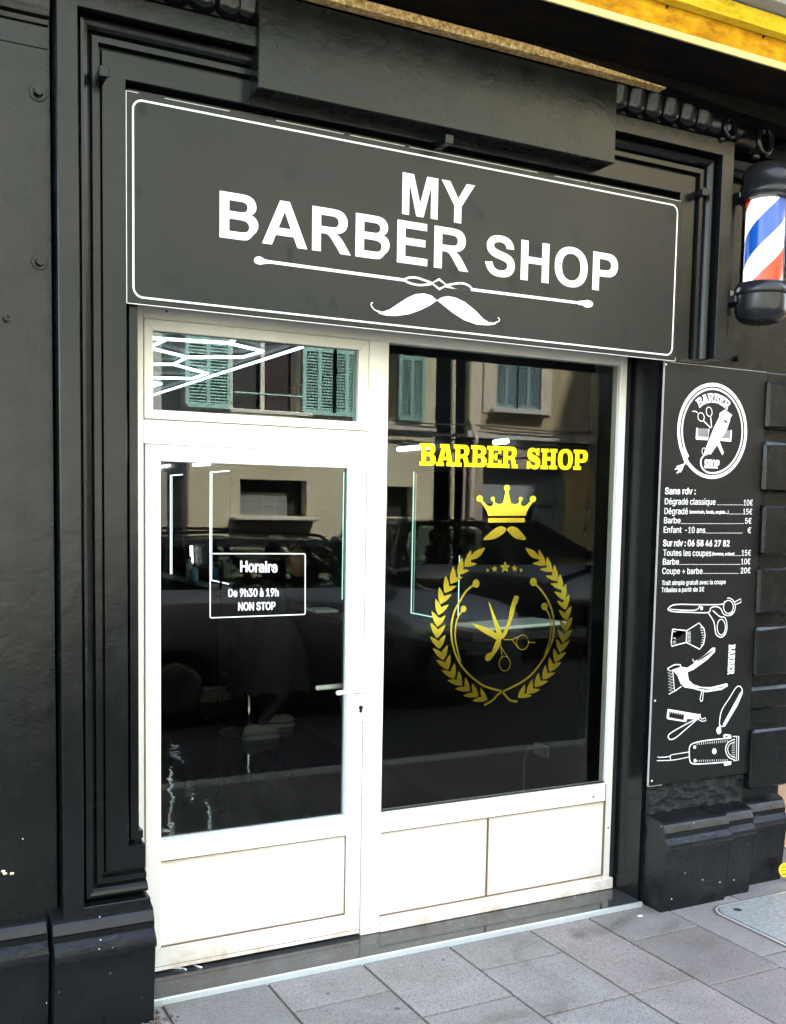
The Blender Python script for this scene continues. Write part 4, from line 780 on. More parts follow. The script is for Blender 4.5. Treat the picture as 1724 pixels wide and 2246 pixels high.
# ================================================================== PRICE BOARD
pb = thing('price_board', 'tall black price list board fixed to the right pillar', 'sign', (3.37, -.18, .53))
YB = -.196
pnl = obj('board_panel', B(3.0725, 3.6625, YB, YB+.012, .533, 2.3535, .001), 'board', pb)
w = bmesh.new(); box(w, 3.0715, 3.6635, YB+.001, YB+.0105, 2.3538, 2.3556); box(w, 3.0705, 3.0722, YB+.0008, YB+.0105, .533, 2.353); box(w, 3.075, 3.15, YB+.001, YB+.0105, .5305, .5326)
obj('board_edge', w, 'grey', pb)
for px, py in ((1459.5, 799), (1435, 1537), (1428, 1713)):
    x, z = at(px, py, YB); bm = bmesh.new(); bmesh.ops.create_uvsphere(bm, u_segments=10, v_segments=6, radius=.0045, matrix=Matrix.Translation((x+.004, YB, z))); obj('fixing_screw', bm, 'edge', pb)
A = Art(YB, (1440, 820), 7.636, th=.0006, step=.00004)
A.ell((932, 955), 562, 775, .0155, n=72)
A.ell((932, 957), 505, 706, .0085, a0=-218, a1=90, n=60)
A.stroke([(932, 1663), (850, 1648), (775, 1590), (742, 1510), (748, 1430), (800, 1355)], .0075, smooth=True)
A.poly([(400, 1290), (470, 1240), (505, 1330), (515, 1410), (545, 1480), (490, 1520), (450, 1440)])
A.stroke([(490, 1460), (455, 1520), (420, 1560)], .0075, smooth=True)
A.poly([(440, 1510), (330, 1545), (340, 1570), (300, 1595), (310, 1612), (345, 1590), (365, 1625), (332, 1655), (342, 1672), (378, 1645), (400, 1652), (440, 1590), (450, 1545)])
# scissors
A.ell((745, 722), 52, 72, .0035, rot=-12); A.ell((880, 635), 48, 78, .0035, rot=-8)
A.stroke([(690, 655), (650, 628), (600, 630)], .0040, smooth=True)
A.stroke([(790, 790), (905, 905)], .0052); A.stroke([(905, 720), (920, 900)], .0045)
A.poly([(1010, 1190), (1048, 1120), (1125, 1320), (1100, 1362)])
# comb
A.poly([(668, 902), (690, 905), (690, 1050), (870, 1060), (870, 920), (885, 922), (860, 1112), (668, 1100), (655, 1085)])
for k in range(11): A.stroke([(700+16*k, 910+k), (700+16*k, 1055)], .0011)
A.poly([(1262, 940), (1250, 1130), (1235, 1137), (1060, 1120), (1080, 1075), (1235, 1082), (1240, 938)])
for k in range(8): A.stroke([(1120+15*k, 945), (1115+15*k, 1080)], .0011)
# clipper
A.poly([(1140, 598), (1268, 690), (1235, 735), (1225, 790), (1170, 950), (1040, 1150), (905, 1350), (860, 1345), (820, 1370), (790, 1350), (812, 1270), (880, 1100), (960, 900), (1050, 720), (1055, 660)],
       [(1128, 762), (1195, 805), (1182, 832), (1118, 792)], [(1120, 655), (1100, 680), (870, 1180), (876, 1183), (1112, 690), (1125, 668), (1215, 738), (1220, 728)])
A.ell((790, 1295), 30, 55, .0025)
# curved BARBER and straight SHOP
Cc = A.w((932, 980)); rad = A.w((932, 480))[1]-Cc[1]; hh = A.w((932, 320))[1]-A.w((932, 480))[1]
wd = .173
word(A, 'BARBER', SL, 100, -wd/2, wd/2, 0, hh, tf=lambda x, z: (Cc[0]+(rad+z)*math.sin(x/rad*1.0), Cc[1]+(rad+z)*math.cos(x/rad*1.0)))
X0, Z0 = A.w((798, 1578)); X1, Z1 = A.w((1048, 1582)); word(A, 'SHOP', SL, 100, X0, X1, Z0, A.w((798, 1430))[1]-Z0)
A.done('clipper_emblem', 'vinyl', pnl)
A = Art(YB, (1400, 780), 4.0525, th=.0006, step=.00004)
text(A, 'Sans rdv :', (238, 1230), (507, 1232), 56, .022)
text(A, 'Dégradé classique', (234, 1322), (684, 1326), 55, .004); dots(A, 705, 928, 1326); text(A, '10€', (936, 1333), (1015, 1333), 52, .004)
text(A, 'Dégradé', (231, 1408), (438, 1410), 55, .004); text(A, '(americain, fondu, anglais...)', (456, 1402), (800, 1405), 28, .02); dots(A, 812, 925, 1408); text(A, '15€', (931, 1411), (1010, 1412), 50, .004)
text(A, 'Barbe', (228, 1490), (373, 1491), 54, .004); dots(A, 382, 940, 1493); text(A, '5€', (948, 1494), (1003, 1494), 50, .004)
text(A, 'Enfant', (225, 1574), (383, 1575), 54, .004); text(A, '-10 ans', (415, 1576), (593, 1577), 54, .004); dots(A, 601, 928, 1577); text(A, '€', (970, 1577), (1000, 1577), 50, .006)
text(A, 'Sur rdv : 06 58 46 27 82', (220, 1693), (808, 1695), 55, .022)
text(A, 'Toutes les coupes', (220, 1779), (648, 1782), 55, .004); text(A, '(homme, enfant)', (658, 1775), (853, 1777), 28, .02); dots(A, 866, 912, 1778); text(A, '15€', (919, 1778), (998, 1778), 50, .004)
text(A, 'Barbe', (217, 1858), (360, 1858), 54, .004); dots(A, 368, 905, 1856); text(A, '10€', (913, 1855), (993, 1854), 50, .004)
text(A, 'Coupe + barbe', (212, 1941), (568, 1940), 54, .004); dots(A, 576, 893, 1936); text(A, '20€', (909, 1935), (995, 1934), 50, .004)
text(A, 'Trait simple gratuit avec la coupe', (208, 2040), (775, 2030), 40, .008); text(A, 'Tribales a partir de 3€', (205, 2102), (583, 2096), 40, .008)
A.done('price_list_lettering', 'vinyl', pnl)
# line drawings of the tools
A = Art(YB, (1400, 1280), 4.657, th=.0006, step=.00004); W = .0046
A.stroke([(300, 262), (340, 225), (420, 212), (620, 215), (850, 212), (880, 180)], W, smooth=True); A.stroke([(300, 262), (350, 285), (520, 293), (710, 295), (740, 250), (790, 235), (840, 255), (870, 310), (920, 325), (975, 290)], W, smooth=True)
A.stroke([(320, 262), (480, 272), (590, 268), (630, 225)], W*.8, smooth=True); A.ell((920, 238), 50, 66, W*.8); A.ell((920, 238), 70, 90, W*.8, a0=-100, a1=120); A.ell((645, 250), 15, 22)
A.stroke([(980, 190), (1045, 155), (1050, 190), (990, 215)], W*.8)
A.stroke([(715, 300), (770, 390), (785, 480), (800, 525), (845, 548), (890, 510), (905, 430), (885, 350), (830, 335), (760, 275)], W, smooth=True); A.ell((846, 445), 42, 80, W*.8)
A.stroke([(350, 465), (495, 480), (620, 402), (670, 460), (682, 530), (665, 620), (625, 670), (490, 600), (340, 640), (335, 600), (350, 465)], W)
A.stroke([(495, 480), (488, 600)], W)
for k in range(8): A.stroke([(350, 490+k*17), (382, 492+k*16)], W*.4); A.stroke([(503, 500+k*13), (535, 492+k*15)], W*.4); A.stroke([(655-abs(k-4)*6, 450+k*25), (675-abs(k-4)*6, 452+k*25)], W*.5)
# hand clipper
A.poly([(345, 880), (440, 850), (500, 860), (560, 820), (700, 710), (755, 655), (785, 655), (780, 700), (700, 780), (560, 880), (500, 905), (515, 985), (560, 1030), (640, 1055), (740, 1058), (905, 1018), (915, 1045), (850, 1085), (690, 1110), (650, 1100), (560, 1075), (470, 1060), (430, 1020), (400, 940)],
       [(600, 785), (745, 685), (768, 680), (700, 740), (600, 800)], [(600, 1063), (740, 1076), (890, 1045), (860, 1062), (700, 1086), (600, 1072)])
A.stroke([(555, 770), (565, 800), (600, 785)], W*.8); A.stroke([(650, 1090), (630, 1180), (640, 1205), (655, 1195), (665, 1100)], W*.8)
A.stroke([(430, 830), (370, 830), (295, 870)], W, smooth=True); A.stroke([(350, 880), (370, 1100), (310, 1130)], W*.8); A.stroke([(370, 1100), (440, 1050)], W)
A.stroke([(425, 825), (440, 860)], W)
zzp = []
for k in range(8): zzp += [(298+k*2, 880+k*30), (345+k*2, 892+k*30)]
A.stroke(zzp+[(312, 1130)], W*.8)
# folding comb razor
A.poly([(300, 1280), (560, 1325), (625, 1335), (640, 1360), (600, 1390), (500, 1380), (485, 1415), (300, 1385), (288, 1370)], [(315, 1305), (470, 1335), (462, 1395), (312, 1368)])
for k in range(8): A.stroke([(330+k*18, 1308+k*3), (329+k*18, 1325+k*3)], W*.35)
A.stroke([(600, 1380), (480, 1440), (340, 1520), (305, 1560), (325, 1592), (380, 1575), (470, 1500), (600, 1385), (635, 1330)], W, smooth=True); A.stroke([(630, 1365), (650, 1385), (685, 1370), (690, 1400), (650, 1408), (610, 1385)], W*.8)
# straight razor
A.stroke([(1060, 1080), (1040, 1052), (1000, 1060), (930, 1170), (850, 1300), (828, 1440), (850, 1460), (870, 1455)], W, smooth=True)
A.poly([(1062, 1090), (1062, 1130), (1010, 1250), (880, 1465), (862, 1440), (960, 1260), (1040, 1115)]); A.stroke([(1060, 1080), (1062, 1120)], W); A.ell((822, 1500), 24, 38); A.stroke([(835, 1440), (820, 1500)], W*1.6)
# electric clipper
A.stroke([(520, 1680), (545, 1640), (640, 1610), (800, 1590), (945, 1578)], W*1.1, smooth=True); A.stroke([(520, 1680), (525, 1800), (560, 1840), (700, 1838), (930, 1820)], W*1.1, smooth=True)
for k in range(15): A.stroke([(600+k*22, 1625-k*2), (600+k*22, 1648-k*2)], W*.45); A.stroke([(600+k*22, 1822-k*.5), (600+k*22, 1800-k*.5)], W*.45)
A.stroke([(965, 1562), (1025, 1560), (1020, 1805), (970, 1808)], W, closed=False); A.stroke([(1005, 1565), (1000, 1800)], W*.7)
A.stroke([(985, 1590), (920, 1620), (890, 1690), (920, 1770), (985, 1800)], W, smooth=True); A.stroke([(988, 1615), (935, 1640), (912, 1690), (935, 1750), (988, 1778)], W*.7, smooth=True)
for k in range(8): A.stroke([(955, 1630+k*19), (985, 1630+k*19)], W*.35)
A.ell((776, 1712), 22, 30); A.ell((575, 1670), 14, 18); A.ell((578, 1808), 14, 18)
A.poly([(868, 1545), (890, 1535), (945, 1545), (950, 1580), (870, 1578)], [(890, 1552), (915, 1556), (905, 1570), (885, 1568)]); A.poly([(868, 1825), (950, 1815), (945, 1850), (880, 1862)])
A.stroke([(195, 1770), (230, 1775), (320, 1765), (345, 1748), (515, 1720)], W*.7, smooth=True); A.stroke([(190, 1808), (320, 1805), (400, 1795), (520, 1770)], W*.7, smooth=True); A.stroke([(325, 1765), (330, 1805)], W*.8)
# upright word
bx = A.w((998, 620)); by = A.w((975, 925)); Hh = A.w((925, 620))
word(A, 'BARBER', SL, 100, 0, bx[1]-by[1], 0, abs(bx[0]-Hh[0])*.9, tf=lambda x, z: (Hh[0]+z, bx[1]-x))
A.done('tool_drawings', 'vinyl', pnl)

# ================================================================== BARBER POLE
px_, py_ = 3.50, -.30
bp = thing('barber_pole', 'lit barber pole with red white and blue stripes and black caps', 'barber pole', (px_, -.12, 2.5))
C0 = (px_, py_); RI = .079
zt, zb = 3.055, 2.69
def helix(mt, a0, wdeg, name):
    bm = bmesh.new(); n, mz = 10, 40; g = []; pitch = .48
    for j in range(mz+1):
        z = zb+(zt-zb)*j/mz; base = 360*(z-zb)/pitch+a0
        g.append([bm.verts.new((C0[0]+RI*math.cos(R(base+wdeg*i/n)), C0[1]+RI*math.sin(R(base+wdeg*i/n)), z)) for i in range(n+1)])
    for a, b in zip(g, g[1:]):
        for i in range(n): bm.faces.new((a[i], a[i+1], b[i+1], b[i]))
    return obj(name, bm, mt, bp, smooth=True)
PH = -88
for k, (nm, mt) in enumerate((('white_stripe', 'polewhite'), ('blue_stripe', 'poleblue'), ('white_stripe', 'polewhite'), ('red_stripe', 'polered'))): helix(mt, PH+90*k, 90, nm)
M['poleglass'] = glassmat('pole_glass', .015, (.97, .98, .98))
gl = lathe([(.094, zb-.01), (.094, zt+.01)], C0, 48); bmesh.ops.delete(gl, geom=[f for f in gl.faces if len(f.verts) > 4], context='FACES_ONLY')
obj('glass_cylinder', gl, 'poleglass', bp, smooth=True)
top = [(.02, zt+.148), (.06, zt+.143), (.085, zt+.13), (.100, zt+.105), (.104, zt+.085), (.104, zt+.05), (.108, zt+.046), (.109, zt+.035), (.113, zt+.03), (.113, zt+.008), (.108, zt+.003), (.108, zt-.01), (.098, zt-.012)]
bot = [(.098, zb+.012), (.105, zb+.010), (.108, zb), (.113, zb-.004), (.115, zb-.03), (.112, zb-.04), (.108, zb-.042), (.108, zb-.10), (.102, zb-.125), (.085, zb-.145), (.05, zb-.155), (.01, zb-.157)]
for nm, pf in (('top_cap', top), ('bottom_cap', bot)):
    o = obj(nm, lathe(pf, C0, 48), 'capmetal', bp, smooth=True)
    md = o.modifiers.new('es', 'EDGE_SPLIT'); md.split_angle = R(50)
bm = bmesh.new(); box(bm, px_-.115, px_-.095, -.19, -.121, zb-.115, zt+.055, .003); box(bm, px_-.095, px_-.02, -.150, -.121, zb-.10, zt+.04, .003)
obj('wall_bracket', bm, 'capmetal', bp)
bm = bmesh.new(); box(bm, px_-.11, px_-.03, -.26, -.15, zb-.07, zb-.035, .006); obj('bracket_arm', bm, 'capmetal', bp)
bm = bmesh.new(); box(bm, px_-.11, px_-.03, -.26, -.15, zt+.0, zt+.03, .006)
obj('bracket_arm', bm, 'capmetal', bp)
x, z = at(1607, 645, -.155)
lb = obj('paper_label', B(x-.012, x+.014, -.1535, -.1518, z-.014, z+.014), 'label', bp)
bm = bmesh.new()
for k in range(5): box(bm, x-.009+random.random()*.004, x+.009-random.random()*.006, -.1543, -.1537, z-.0105+k*.005, z-.0095+k*.005)
obj('label_print', bm, 'ink', lb)
cpts = [(at(1598, 698, -.15)), (at(1600, 712, -.135)), (at(1594, 738, -.13)), (at(1588, 760, -.13)), (at(1582, 778, -.13)), (at(1580, 790, -.13))]
bm = bmesh.new(); tube(bm, [(p[0], -.13, p[1]) for p in cr(cpts, n=4)], .0035, 6); obj('power_cable', bm, 'rubber', bp)

# ================================================================== SMALL THINGS OUTSIDE
st = thing('round_sticker', 'round yellow sticker on the base of the right pillar', 'sticker', (3.9, -.25, .09))
A = Art(-.2535+.0, (1360, 1680), 4.615, th=.0006)
bm = None
A.ell((1672, 1053), 66, 72); sto = A.done('sticker_disc', 'yellow', st)
A = Art(-.2545, (1360, 1680), 4.615, th=.0004)
for a, b in (((1645, 1008), (1675, 1000)), ((1625, 1035), (1690, 1020)), ((1620, 1065), (1660, 1058)), ((1668, 1057), (1700, 1050)), ((1640, 1100), (1690, 1090))): A.stroke([a, b], .0030)
A.done('sticker_print', 'ink', sto)

mh = thing('manhole_cover', 'pale galvanised access cover with rounded corners set in the pavement', 'manhole cover', (3.6, -.7, 0))
cx_, cy_ = 3.62, -.66
def rrxy(x0, x1, y0, y1, r, z, n=8):
    return [(p[0], p[1], z) for p in rr(x0, x1, y0, y1, r, n)]
def plate(x0, x1, y0, y1, r, z0, z1):
    bm = bmesh.new(); a = [bm.verts.new(p) for p in rrxy(x0, x1, y0, y1, r, z0)]; b = [bm.verts.new(p) for p in rrxy(x0, x1, y0, y1, r, z1)]
    n = len(a); bm.faces.new(a); bm.faces.new(b)
    for i in range(n): bm.faces.new((a[i], a[(i+1) % n], b[(i+1) % n], b[i]))
    return bm
obj('cover_surround', plate(3.285, 4.10, -1.00, -.335, .09, -.02, .0015), 'joint', mh)
obj('cover_frame', plate(3.297, 4.09, -.99, -.347, .08, -.02, .0045), 'steel', mh)
obj('cover_gap', plate(3.307, 4.08, -.98, -.357, .07, -.02, .0052), 'seam', mh)
lid = obj('cover_lid', plate(3.311, 4.076, -.976, -.361, .067, -.02, .0068), 'manhole', mh)
bm = bmesh.new(); cyl(bm, (3.40, -.42, .006), (3.40, -.42, .0075), .018, .018, 16); obj('lifting_eye', bm, 'seam', lid)

def squiggle(name, label, pts, r, mt):  # thin bent white tubes added on the step
    bm = bmesh.new(); tube(bm, pts, r, 8); o = obj(name, bm, mt, smooth=True); tag(o, label, 'cord', 'white squiggles by the door'); return o
def onstep(px, py, z=.022):
    d = ray(px, py); t = (z-CAM.z)/d.z; q = CAM+d*t; return (q.x, q.y, z)
squiggle('white_squiggle', 'long white squiggle lying on the dark step at the door foot', [onstep(*p) for p in ((331, 2126), (352, 2124), (372, 2118), (352, 2122), (400, 2124), (408, 2127))], .0035, 'palew')
squiggle('white_squiggle', 'short hooked white squiggle on the dark step under the door', [onstep(*p) for p in ((437, 2105), (424, 2113), (428, 2118), (442, 2122))], .0035, 'palew')
q = onstep(1404, 2009, .002); o = obj('paper_scrap', B(q[0]-.011, q[0]+.011, q[1]-.006, q[1]+.006, .001, .004, .001), 'edge'); tag(o, 'white scrap of paper on the pavement by the pillar foot', 'litter')
# three small yellow paint drops on the left wall, paint specks on the plinths
bm = bmesh.new()
for px, py in ((7, 1911), (11, 1916), (26, 1916)):
    x, z = at(px, py, -.22); bmesh.ops.create_uvsphere(bm, u_segments=10, v_segments=6, radius=.0055, matrix=Matrix.Translation((x, -.22, z)) @ Matrix.Diagonal((1.3, .35, .8, 1)))
obj('paint_drop', bm, 'label', bd)
def speck(x, y, z, r_): bm = bmesh.new(); bmesh.ops.create_icosphere(bm, subdivisions=1, radius=r_, matrix=Matrix.Translation((x, y, z))); obj('paint_speck', bm, 'edge', bd)
for px, py in ((50, 1840), (102, 2200), (210, 2219), (228, 2221), (190, 2226), (212, 2000), (214, 2050), (211, 2070), (237, 2150)):
    x, z = at(px, py, -.30); speck(x, -.30-(.045 if z > .28 and x > .5 else 0.0), z, .0022)
for px, py in ((1541, 1930), (1579, 1935), (1610, 1930), (1473, 1972)):
    x, z = at(px, py, -.305); speck(x, -.305, z, .003)
# rubble at the foot of the left plinth
rn = random.Random(5)
bm = bmesh.new()
for k in range(60):
    x = .86+rn.gauss(0, .035); y = -.30+rn.gauss(0, .03); s = rn.uniform(.002, .008)
    if x > .99: continue
    bmesh.ops.create_icosphere(bm, subdivisions=1, radius=s, matrix=Matrix.Translation((x, y, s*.5)) @ Matrix.Diagonal((1, rn.uniform(.6, 1.2), .6, 1)))
o = obj('rubble', bm, 'joint'); o['kind'] = 'stuff'; o['label'] = 'crumbled mortar at the foot of the left plinth'; 

# ================================================================== INSIDE THE SHOP
XW = 3.10                                   # right hand wall of the room, seen obliquely through the glass
def atX(a, b, X): d = ray(a, b); q = CAM + d*(X/d.x); return q.y, q.z
struct(obj('floor', B(.6, 3.3, .205, 8.6, -.05, .012), 'rfloor'))
struct(obj('ceiling', B(.4, 3.4, .255, 8.7, 2.66, 2.76), 'room'))
w = bmesh.new(); box(w, .4, .58, .31, 8.7, 0, 2.66); struct(obj('wall_left', w, 'room'))
struct(obj('wall_right', B(XW, 3.3, .31, 8.7, 0, 2.66), 'room'))
struct(obj('wall_back', B(.4, 3.4, 8.6, 8.75, 0, 2.66), 'room'))
def led(bm, a, b, r=.011): cyl(bm, a, b, r, r, 6)
# hexagonal tube lights on the ceiling
hx_ = thing('hexagon_ceiling_light', 'white hexagon pattern of light tubes on the shop ceiling', 'ceiling light', (1.9, 3, 2.64))
def onZ(x, y, z=2.635):
    px, py = 280+x/2.897, 680+y/2.897; d = ray(px, py); q = CAM+d*((z-CAM.z)/d.z); return q
for a, b in (((60, 172), (640, 210)), ((640, 210), (860, 262)), ((860, 262), (730, 300)), ((730, 300), (380, 300)), ((380, 300), (290, 345)), ((290, 345), (60, 345)), ((240, 190), (130, 238)), ((130, 238), (380, 300)),
             ((290, 345), (505, 403)), ((505, 403), (410, 435)), ((410, 435), (100, 428)), ((1110, 235), (100, 560)), ((215, 468), (100, 505)), ((215, 468), (120, 455)), ((640, 210), (680, 190))):
    bm = bmesh.new(); led(bm, onZ(*a), onZ(*b), .009); obj('light_tube', bm, 'led', hx_)
# mirrors with lit edges on the right wall
first = None
for i, (pa, pb) in enumerate((((378, 1043, 1265), (404, 1262)), ((466, 1036, 1272), (506, 1287)), ((760, 1035, 1316), (800, 1320)), ((914, 1035, 1345), (1011, 1368)))):
    y1, zt_ = atX(pa[0], pa[1], XW); _, zb_ = atX(pa[0], pa[2], XW); y0, _ = atX(pb[0], pb[1], XW)
    t = thing('wall_mirror', ('tall mirror with lit edges, deepest in the room', 'tall mirror with lit edges behind the hours sticker', 'tall mirror with lit edges beside the door handle', 'tall mirror with lit green edges behind the gold wreath')[i], 'mirror', (XW, (y0+y1)/2, zb_), 'lit mirrors along the barber stations')
    bm = bmesh.new()
    sg_ = [((XW-.02, y1, zb_), (XW-.02, y1, zt_))]
    if i < 2: sg_ += [((XW-.02, y0, zt_), (XW-.02, y1, zt_)), ((XW-.02, y0, zb_), (XW-.02, y1, zb_))]
    if i == 3: sg_ += [((XW-.02, y0, zb_), (XW-.02, y0, zb_+.38)), ((XW-.02, y0, zb_), (XW-.02, y1, zb_))]
    for a, b in sg_: led(bm, a, b, .0034 if i != 3 else .0028)
    obj('light_edge', bm, 'led' if i < 2 else 'ledg', t)
    obj('mirror_glass', B(XW-.012, XW-.002, y0+.01, y1-.01, zb_+.01, zt_-.01), 'mirror', t)
for i, (a, b, lab) in enumerate((((883, 986), (959, 979), 'long tube light glowing behind the gold BARBER letters'), ((1095, 971), (1123, 968), 'short tube light glowing above the gold letters'), ((340, 1027), (378, 1021), 'short tube light at the top left of the door glass'), ((431, 1020), (466, 1018), 'short tube light at the top of the door glass, right of the other'), ((426, 1197), (427, 1235), 'small upright tube light above the bottles'))):
    y0, z0 = atX(*a, XW); y1, z1 = atX(*b, XW); bm = bmesh.new(); led(bm, (XW-.03, y0, z0), (XW-.03, y1, z1), .015); tag(obj('tube_light', bm, 'led'), lab, 'light', 'tube lights in the shop')
# shelf with bottles
sh = thing('wall_shelf', 'narrow black shelf under the mirrors', 'shelf', (XW, 4, .98))
obj('shelf_board', B(2.86, XW-.001, 1.0, 8.2, .955, .985, .004), 'room', sh)
for i, (px, py, r, h, mt, lab) in enumerate(((416, 1286, .034, .24, 'palew', 'tall pale spray bottle on the shelf'), (426, 1287, .036, .17, 'blue', 'short blue bottle on the shelf next to the pale one'))):
    y, z = atX(px, py, 2.98); c_ = (2.98, y)
    t = thing('bottle', lab, 'bottle', (2.98, y, .985)); zb_ = .9855
    obj('bottle_body', lathe([(.002, zb_), (r, zb_), (r, zb_+h*.7), (r*.5, zb_+h*.8), (r*.45, zb_+h*.85)], c_, 16), mt, t, smooth=True)
    obj('bottle_cap', lathe([(.002, zb_+h*.852), (r*.5, zb_+h*.852), (r*.5, zb_+h), (.002, zb_+h)], c_, 12), 'capmetal', t)
for (px, py, lab, s) in ((700, 1312, 'white folded towel lying on the shelf', .10), (1130, 1369, 'white paper sheets on the low counter behind the scissors emblem', .2)):
    y, z = atX(px, py, 2.95); z = .987
    if px > 1000: y, z = atX(1130, 1369, 2.7); tag(obj('low_counter', B(2.36, 2.98, y-.18, y+.35, z-.05, z-.004, .005), 'room'), 'low black counter inside the display window', 'counter'); bm = B(2.42, 2.92, y-.12, y+.10, z-.003, z+.012, .004); bmesh.ops.rotate(bm, verts=bm.verts[:], cent=(2.7, y, z), matrix=Matrix.Rotation(R(12), 3, 'Z'))
    else: bm = B(2.88, 3.06, y-s, y+s, z, z+.022, .006)
    tag(obj('towel' if px < 1000 else 'paper_sheet', bm, 'palew'), lab, 'towel' if px < 1000 else 'paper')

# broom
br = thing('broom', 'broom with pale bristles standing on the dark floor', 'broom', (2.83, 5.05, .03))
bm = bmesh.new(); cyl(bm, (2.83, 5.05, .13), (2.90, 5.12, 1.25), .011, .011, 10); obj('broom_handle', bm, 'capmetal', br)
bm = bmesh.new()
rn = random.Random(8)
for k in range(170):
    t = rn.random()*2-1; s = rn.random()*2-1
    cyl(bm, (2.83+t*.11, 5.05+s*.02, .125), (2.83+t*.15+rn.uniform(-.01, .01), 5.05+s*.045, .016), .0016, .001, 4)
obj('bristles', bm, 'straw', br)
obj('broom_head', B(2.71, 2.95, 5.02, 5.08, .118, .15, .01, 2), 'straw', br)

y, z = atX(1190, 1645, XW); so_ = thing('wall_socket', 'white wall socket with a hanging cable low behind the display window', 'socket', (XW, y, z))
obj('socket_plate', B(XW-.014, XW-.0005, y-.06, y+.06, z-.03, z+.03, .004), 'dim', so_)
obj('socket_cable', tube(bmesh.new(), [(XW-.02, y+.05, z), (XW-.02, y+.11, z-.02), (XW-.02, y+.13, z-.1), (XW-.02, y+.12, .03)], .004, 6), 'dim', so_)
# ------------------------------------------------------------------ client under a barber cape
def skin(name, verts, edges, radii, mt, parent, sub=2, root=0):
    me = bpy.data.meshes.new(name); me.from_pydata(verts, edges, []); o = bpy.data.objects.new(name, me); COL.objects.link(o)
    md = o.modifiers.new('s', 'SKIN'); md.use_smooth_shade = True
    sv = me.skin_vertices[0].data
    for i, r in enumerate(radii): sv[i].radius = (r, r) if not isinstance(r, tuple) else r; sv[i].use_root = (i == root)
    m2 = o.modifiers.new('u', 'SUBSURF'); m2.levels = sub; m2.render_levels = sub
    bpy.context.view_layer.update(); dg = bpy.context.evaluated_depsgraph_get(); me2 = bpy.data.meshes.new_from_object(o.evaluated_get(dg)); bpy.data.objects.remove(o)
    return obj(name, me2, mt, parent, smooth=True)
pe = thing('person', 'seated person in a dark printed barber cape and white sneakers inside the shop', 'person', (2.72, 3.75, 0))
hx1_, hz1_ = at(645, 1238, 3.75)
V = [(2.62, 3.75, .62), (2.66, 3.75, .80), (2.74, 3.75, 1.00), (2.80, 3.75, 1.10), (2.84, 3.75, 1.17),      # 0 pelvis .. 4 neck
     (2.74, 3.58, 1.06), (2.78, 3.50, .86), (2.92, 3.56, .74), (2.74, 3.92, 1.06), (2.78, 4.0, .86), (2.92, 3.94, .74),   # arms
     (2.66, 3.65, .60), (2.98, 3.62, .62), (2.86, 3.60, .30), (2.68, 3.56, .10), (2.66, 3.85, .60), (3.0, 3.88, .60), (2.98, 3.88, .32), (2.94, 3.86, .10)]
Eg = [(0, 1), (1, 2), (2, 3), (3, 4), (2, 5), (5, 6), (6, 7), (2, 8), (8, 9), (9, 10), (0, 11), (11, 12), (12, 13), (13, 14), (0, 15), (15, 16), (16, 17), (17, 18)]
Rd = [.15, .14, .15, .09, .055, .065, .05, .036, .065, .05, .036, .095, .075, .055, .04, .095, .075, .055, .04]
obj_body = skin('body', V, Eg, Rd, 'cloth', pe)
bm = bmesh.new(); bmesh.ops.create_uvsphere(bm, u_segments=28, v_segments=20, radius=1)
for v in bm.verts:
    x, y, z = v.co; nx = x
    if x > 0: nx = x*(.93-.10*max(0, -z)) + .22*math.exp(-((z+.12)**2)/.02-(y*y)/.03) + .05*math.exp(-((z+.45)**2)/.01-(y*y)/.06) - .06*math.exp(-((z-.12)**2)/.01-((abs(y)-.35)**2)/.02)
    v.co = Vector((nx*.098, y*.078*(1-.18*max(0, -z)), z*.118))
bmesh.ops.rotate(bm, verts=bm.verts[:], cent=(0, 0, 0), matrix=Matrix.Rotation(R(-18), 3, 'Y'))
bmesh.ops.translate(bm, verts=bm.verts[:], vec=(hx1_+.03, 3.75, hz1_+.02)); hd = obj('head', bm, 'skin', pe, smooth=True)
bm = bmesh.new(); rn = random.Random(2)
for k in range(150):
    a, b = rn.uniform(.2, math.pi*1.35), rn.uniform(-1, 1); dx, dy, dz = math.cos(a)*.09, b*.07, abs(math.sin(a))*.10+.02
    if dx > .05 and dz < .08: continue
    bmesh.ops.create_icosphere(bm, subdivisions=1, radius=rn.uniform(.014, .024), matrix=Matrix.Translation((hx1_+dx, 3.75+dy, hz1_+.04+dz*.9)))
obj('hair', bm, 'hair', pe, smooth=True)
# cape: draped skirt from the neck over lap, with folds
bm = bmesh.new(); rings = []; prof_ = [(1.165, .075, .07), (1.12, .13, .16), (1.05, .19, .24), (.92, .23, .28), (.78, .30, .31), (.68, .40, .33), (.58, .43, .34), (.46, .44, .35), (.36, .45, .36)]
for j, (z, rx, ry) in enumerate(prof_):
    cx0 = 2.83-.05*j/8*2 if j < 4 else 2.80; row = []
    for i in range(48):
        a = 2*math.pi*i/48; f = 1+.035*j/8*math.sin(a*9+j*.4)*2
        row.append(bm.verts.new((cx0+rx*f*math.cos(a)*(.75 if math.cos(a) > 0 else .7), 3.75+ry*f*math.sin(a), z+.015*math.sin(a*9)*j/8)))
    rings.append(row)
for a, b in zip(rings, rings[1:]):
    for i in range(48): bm.faces.new((a[i], a[(i+1) % 48], b[(i+1) % 48], b[i]))
n_cape = len(bm.faces); rn = random.Random(11)
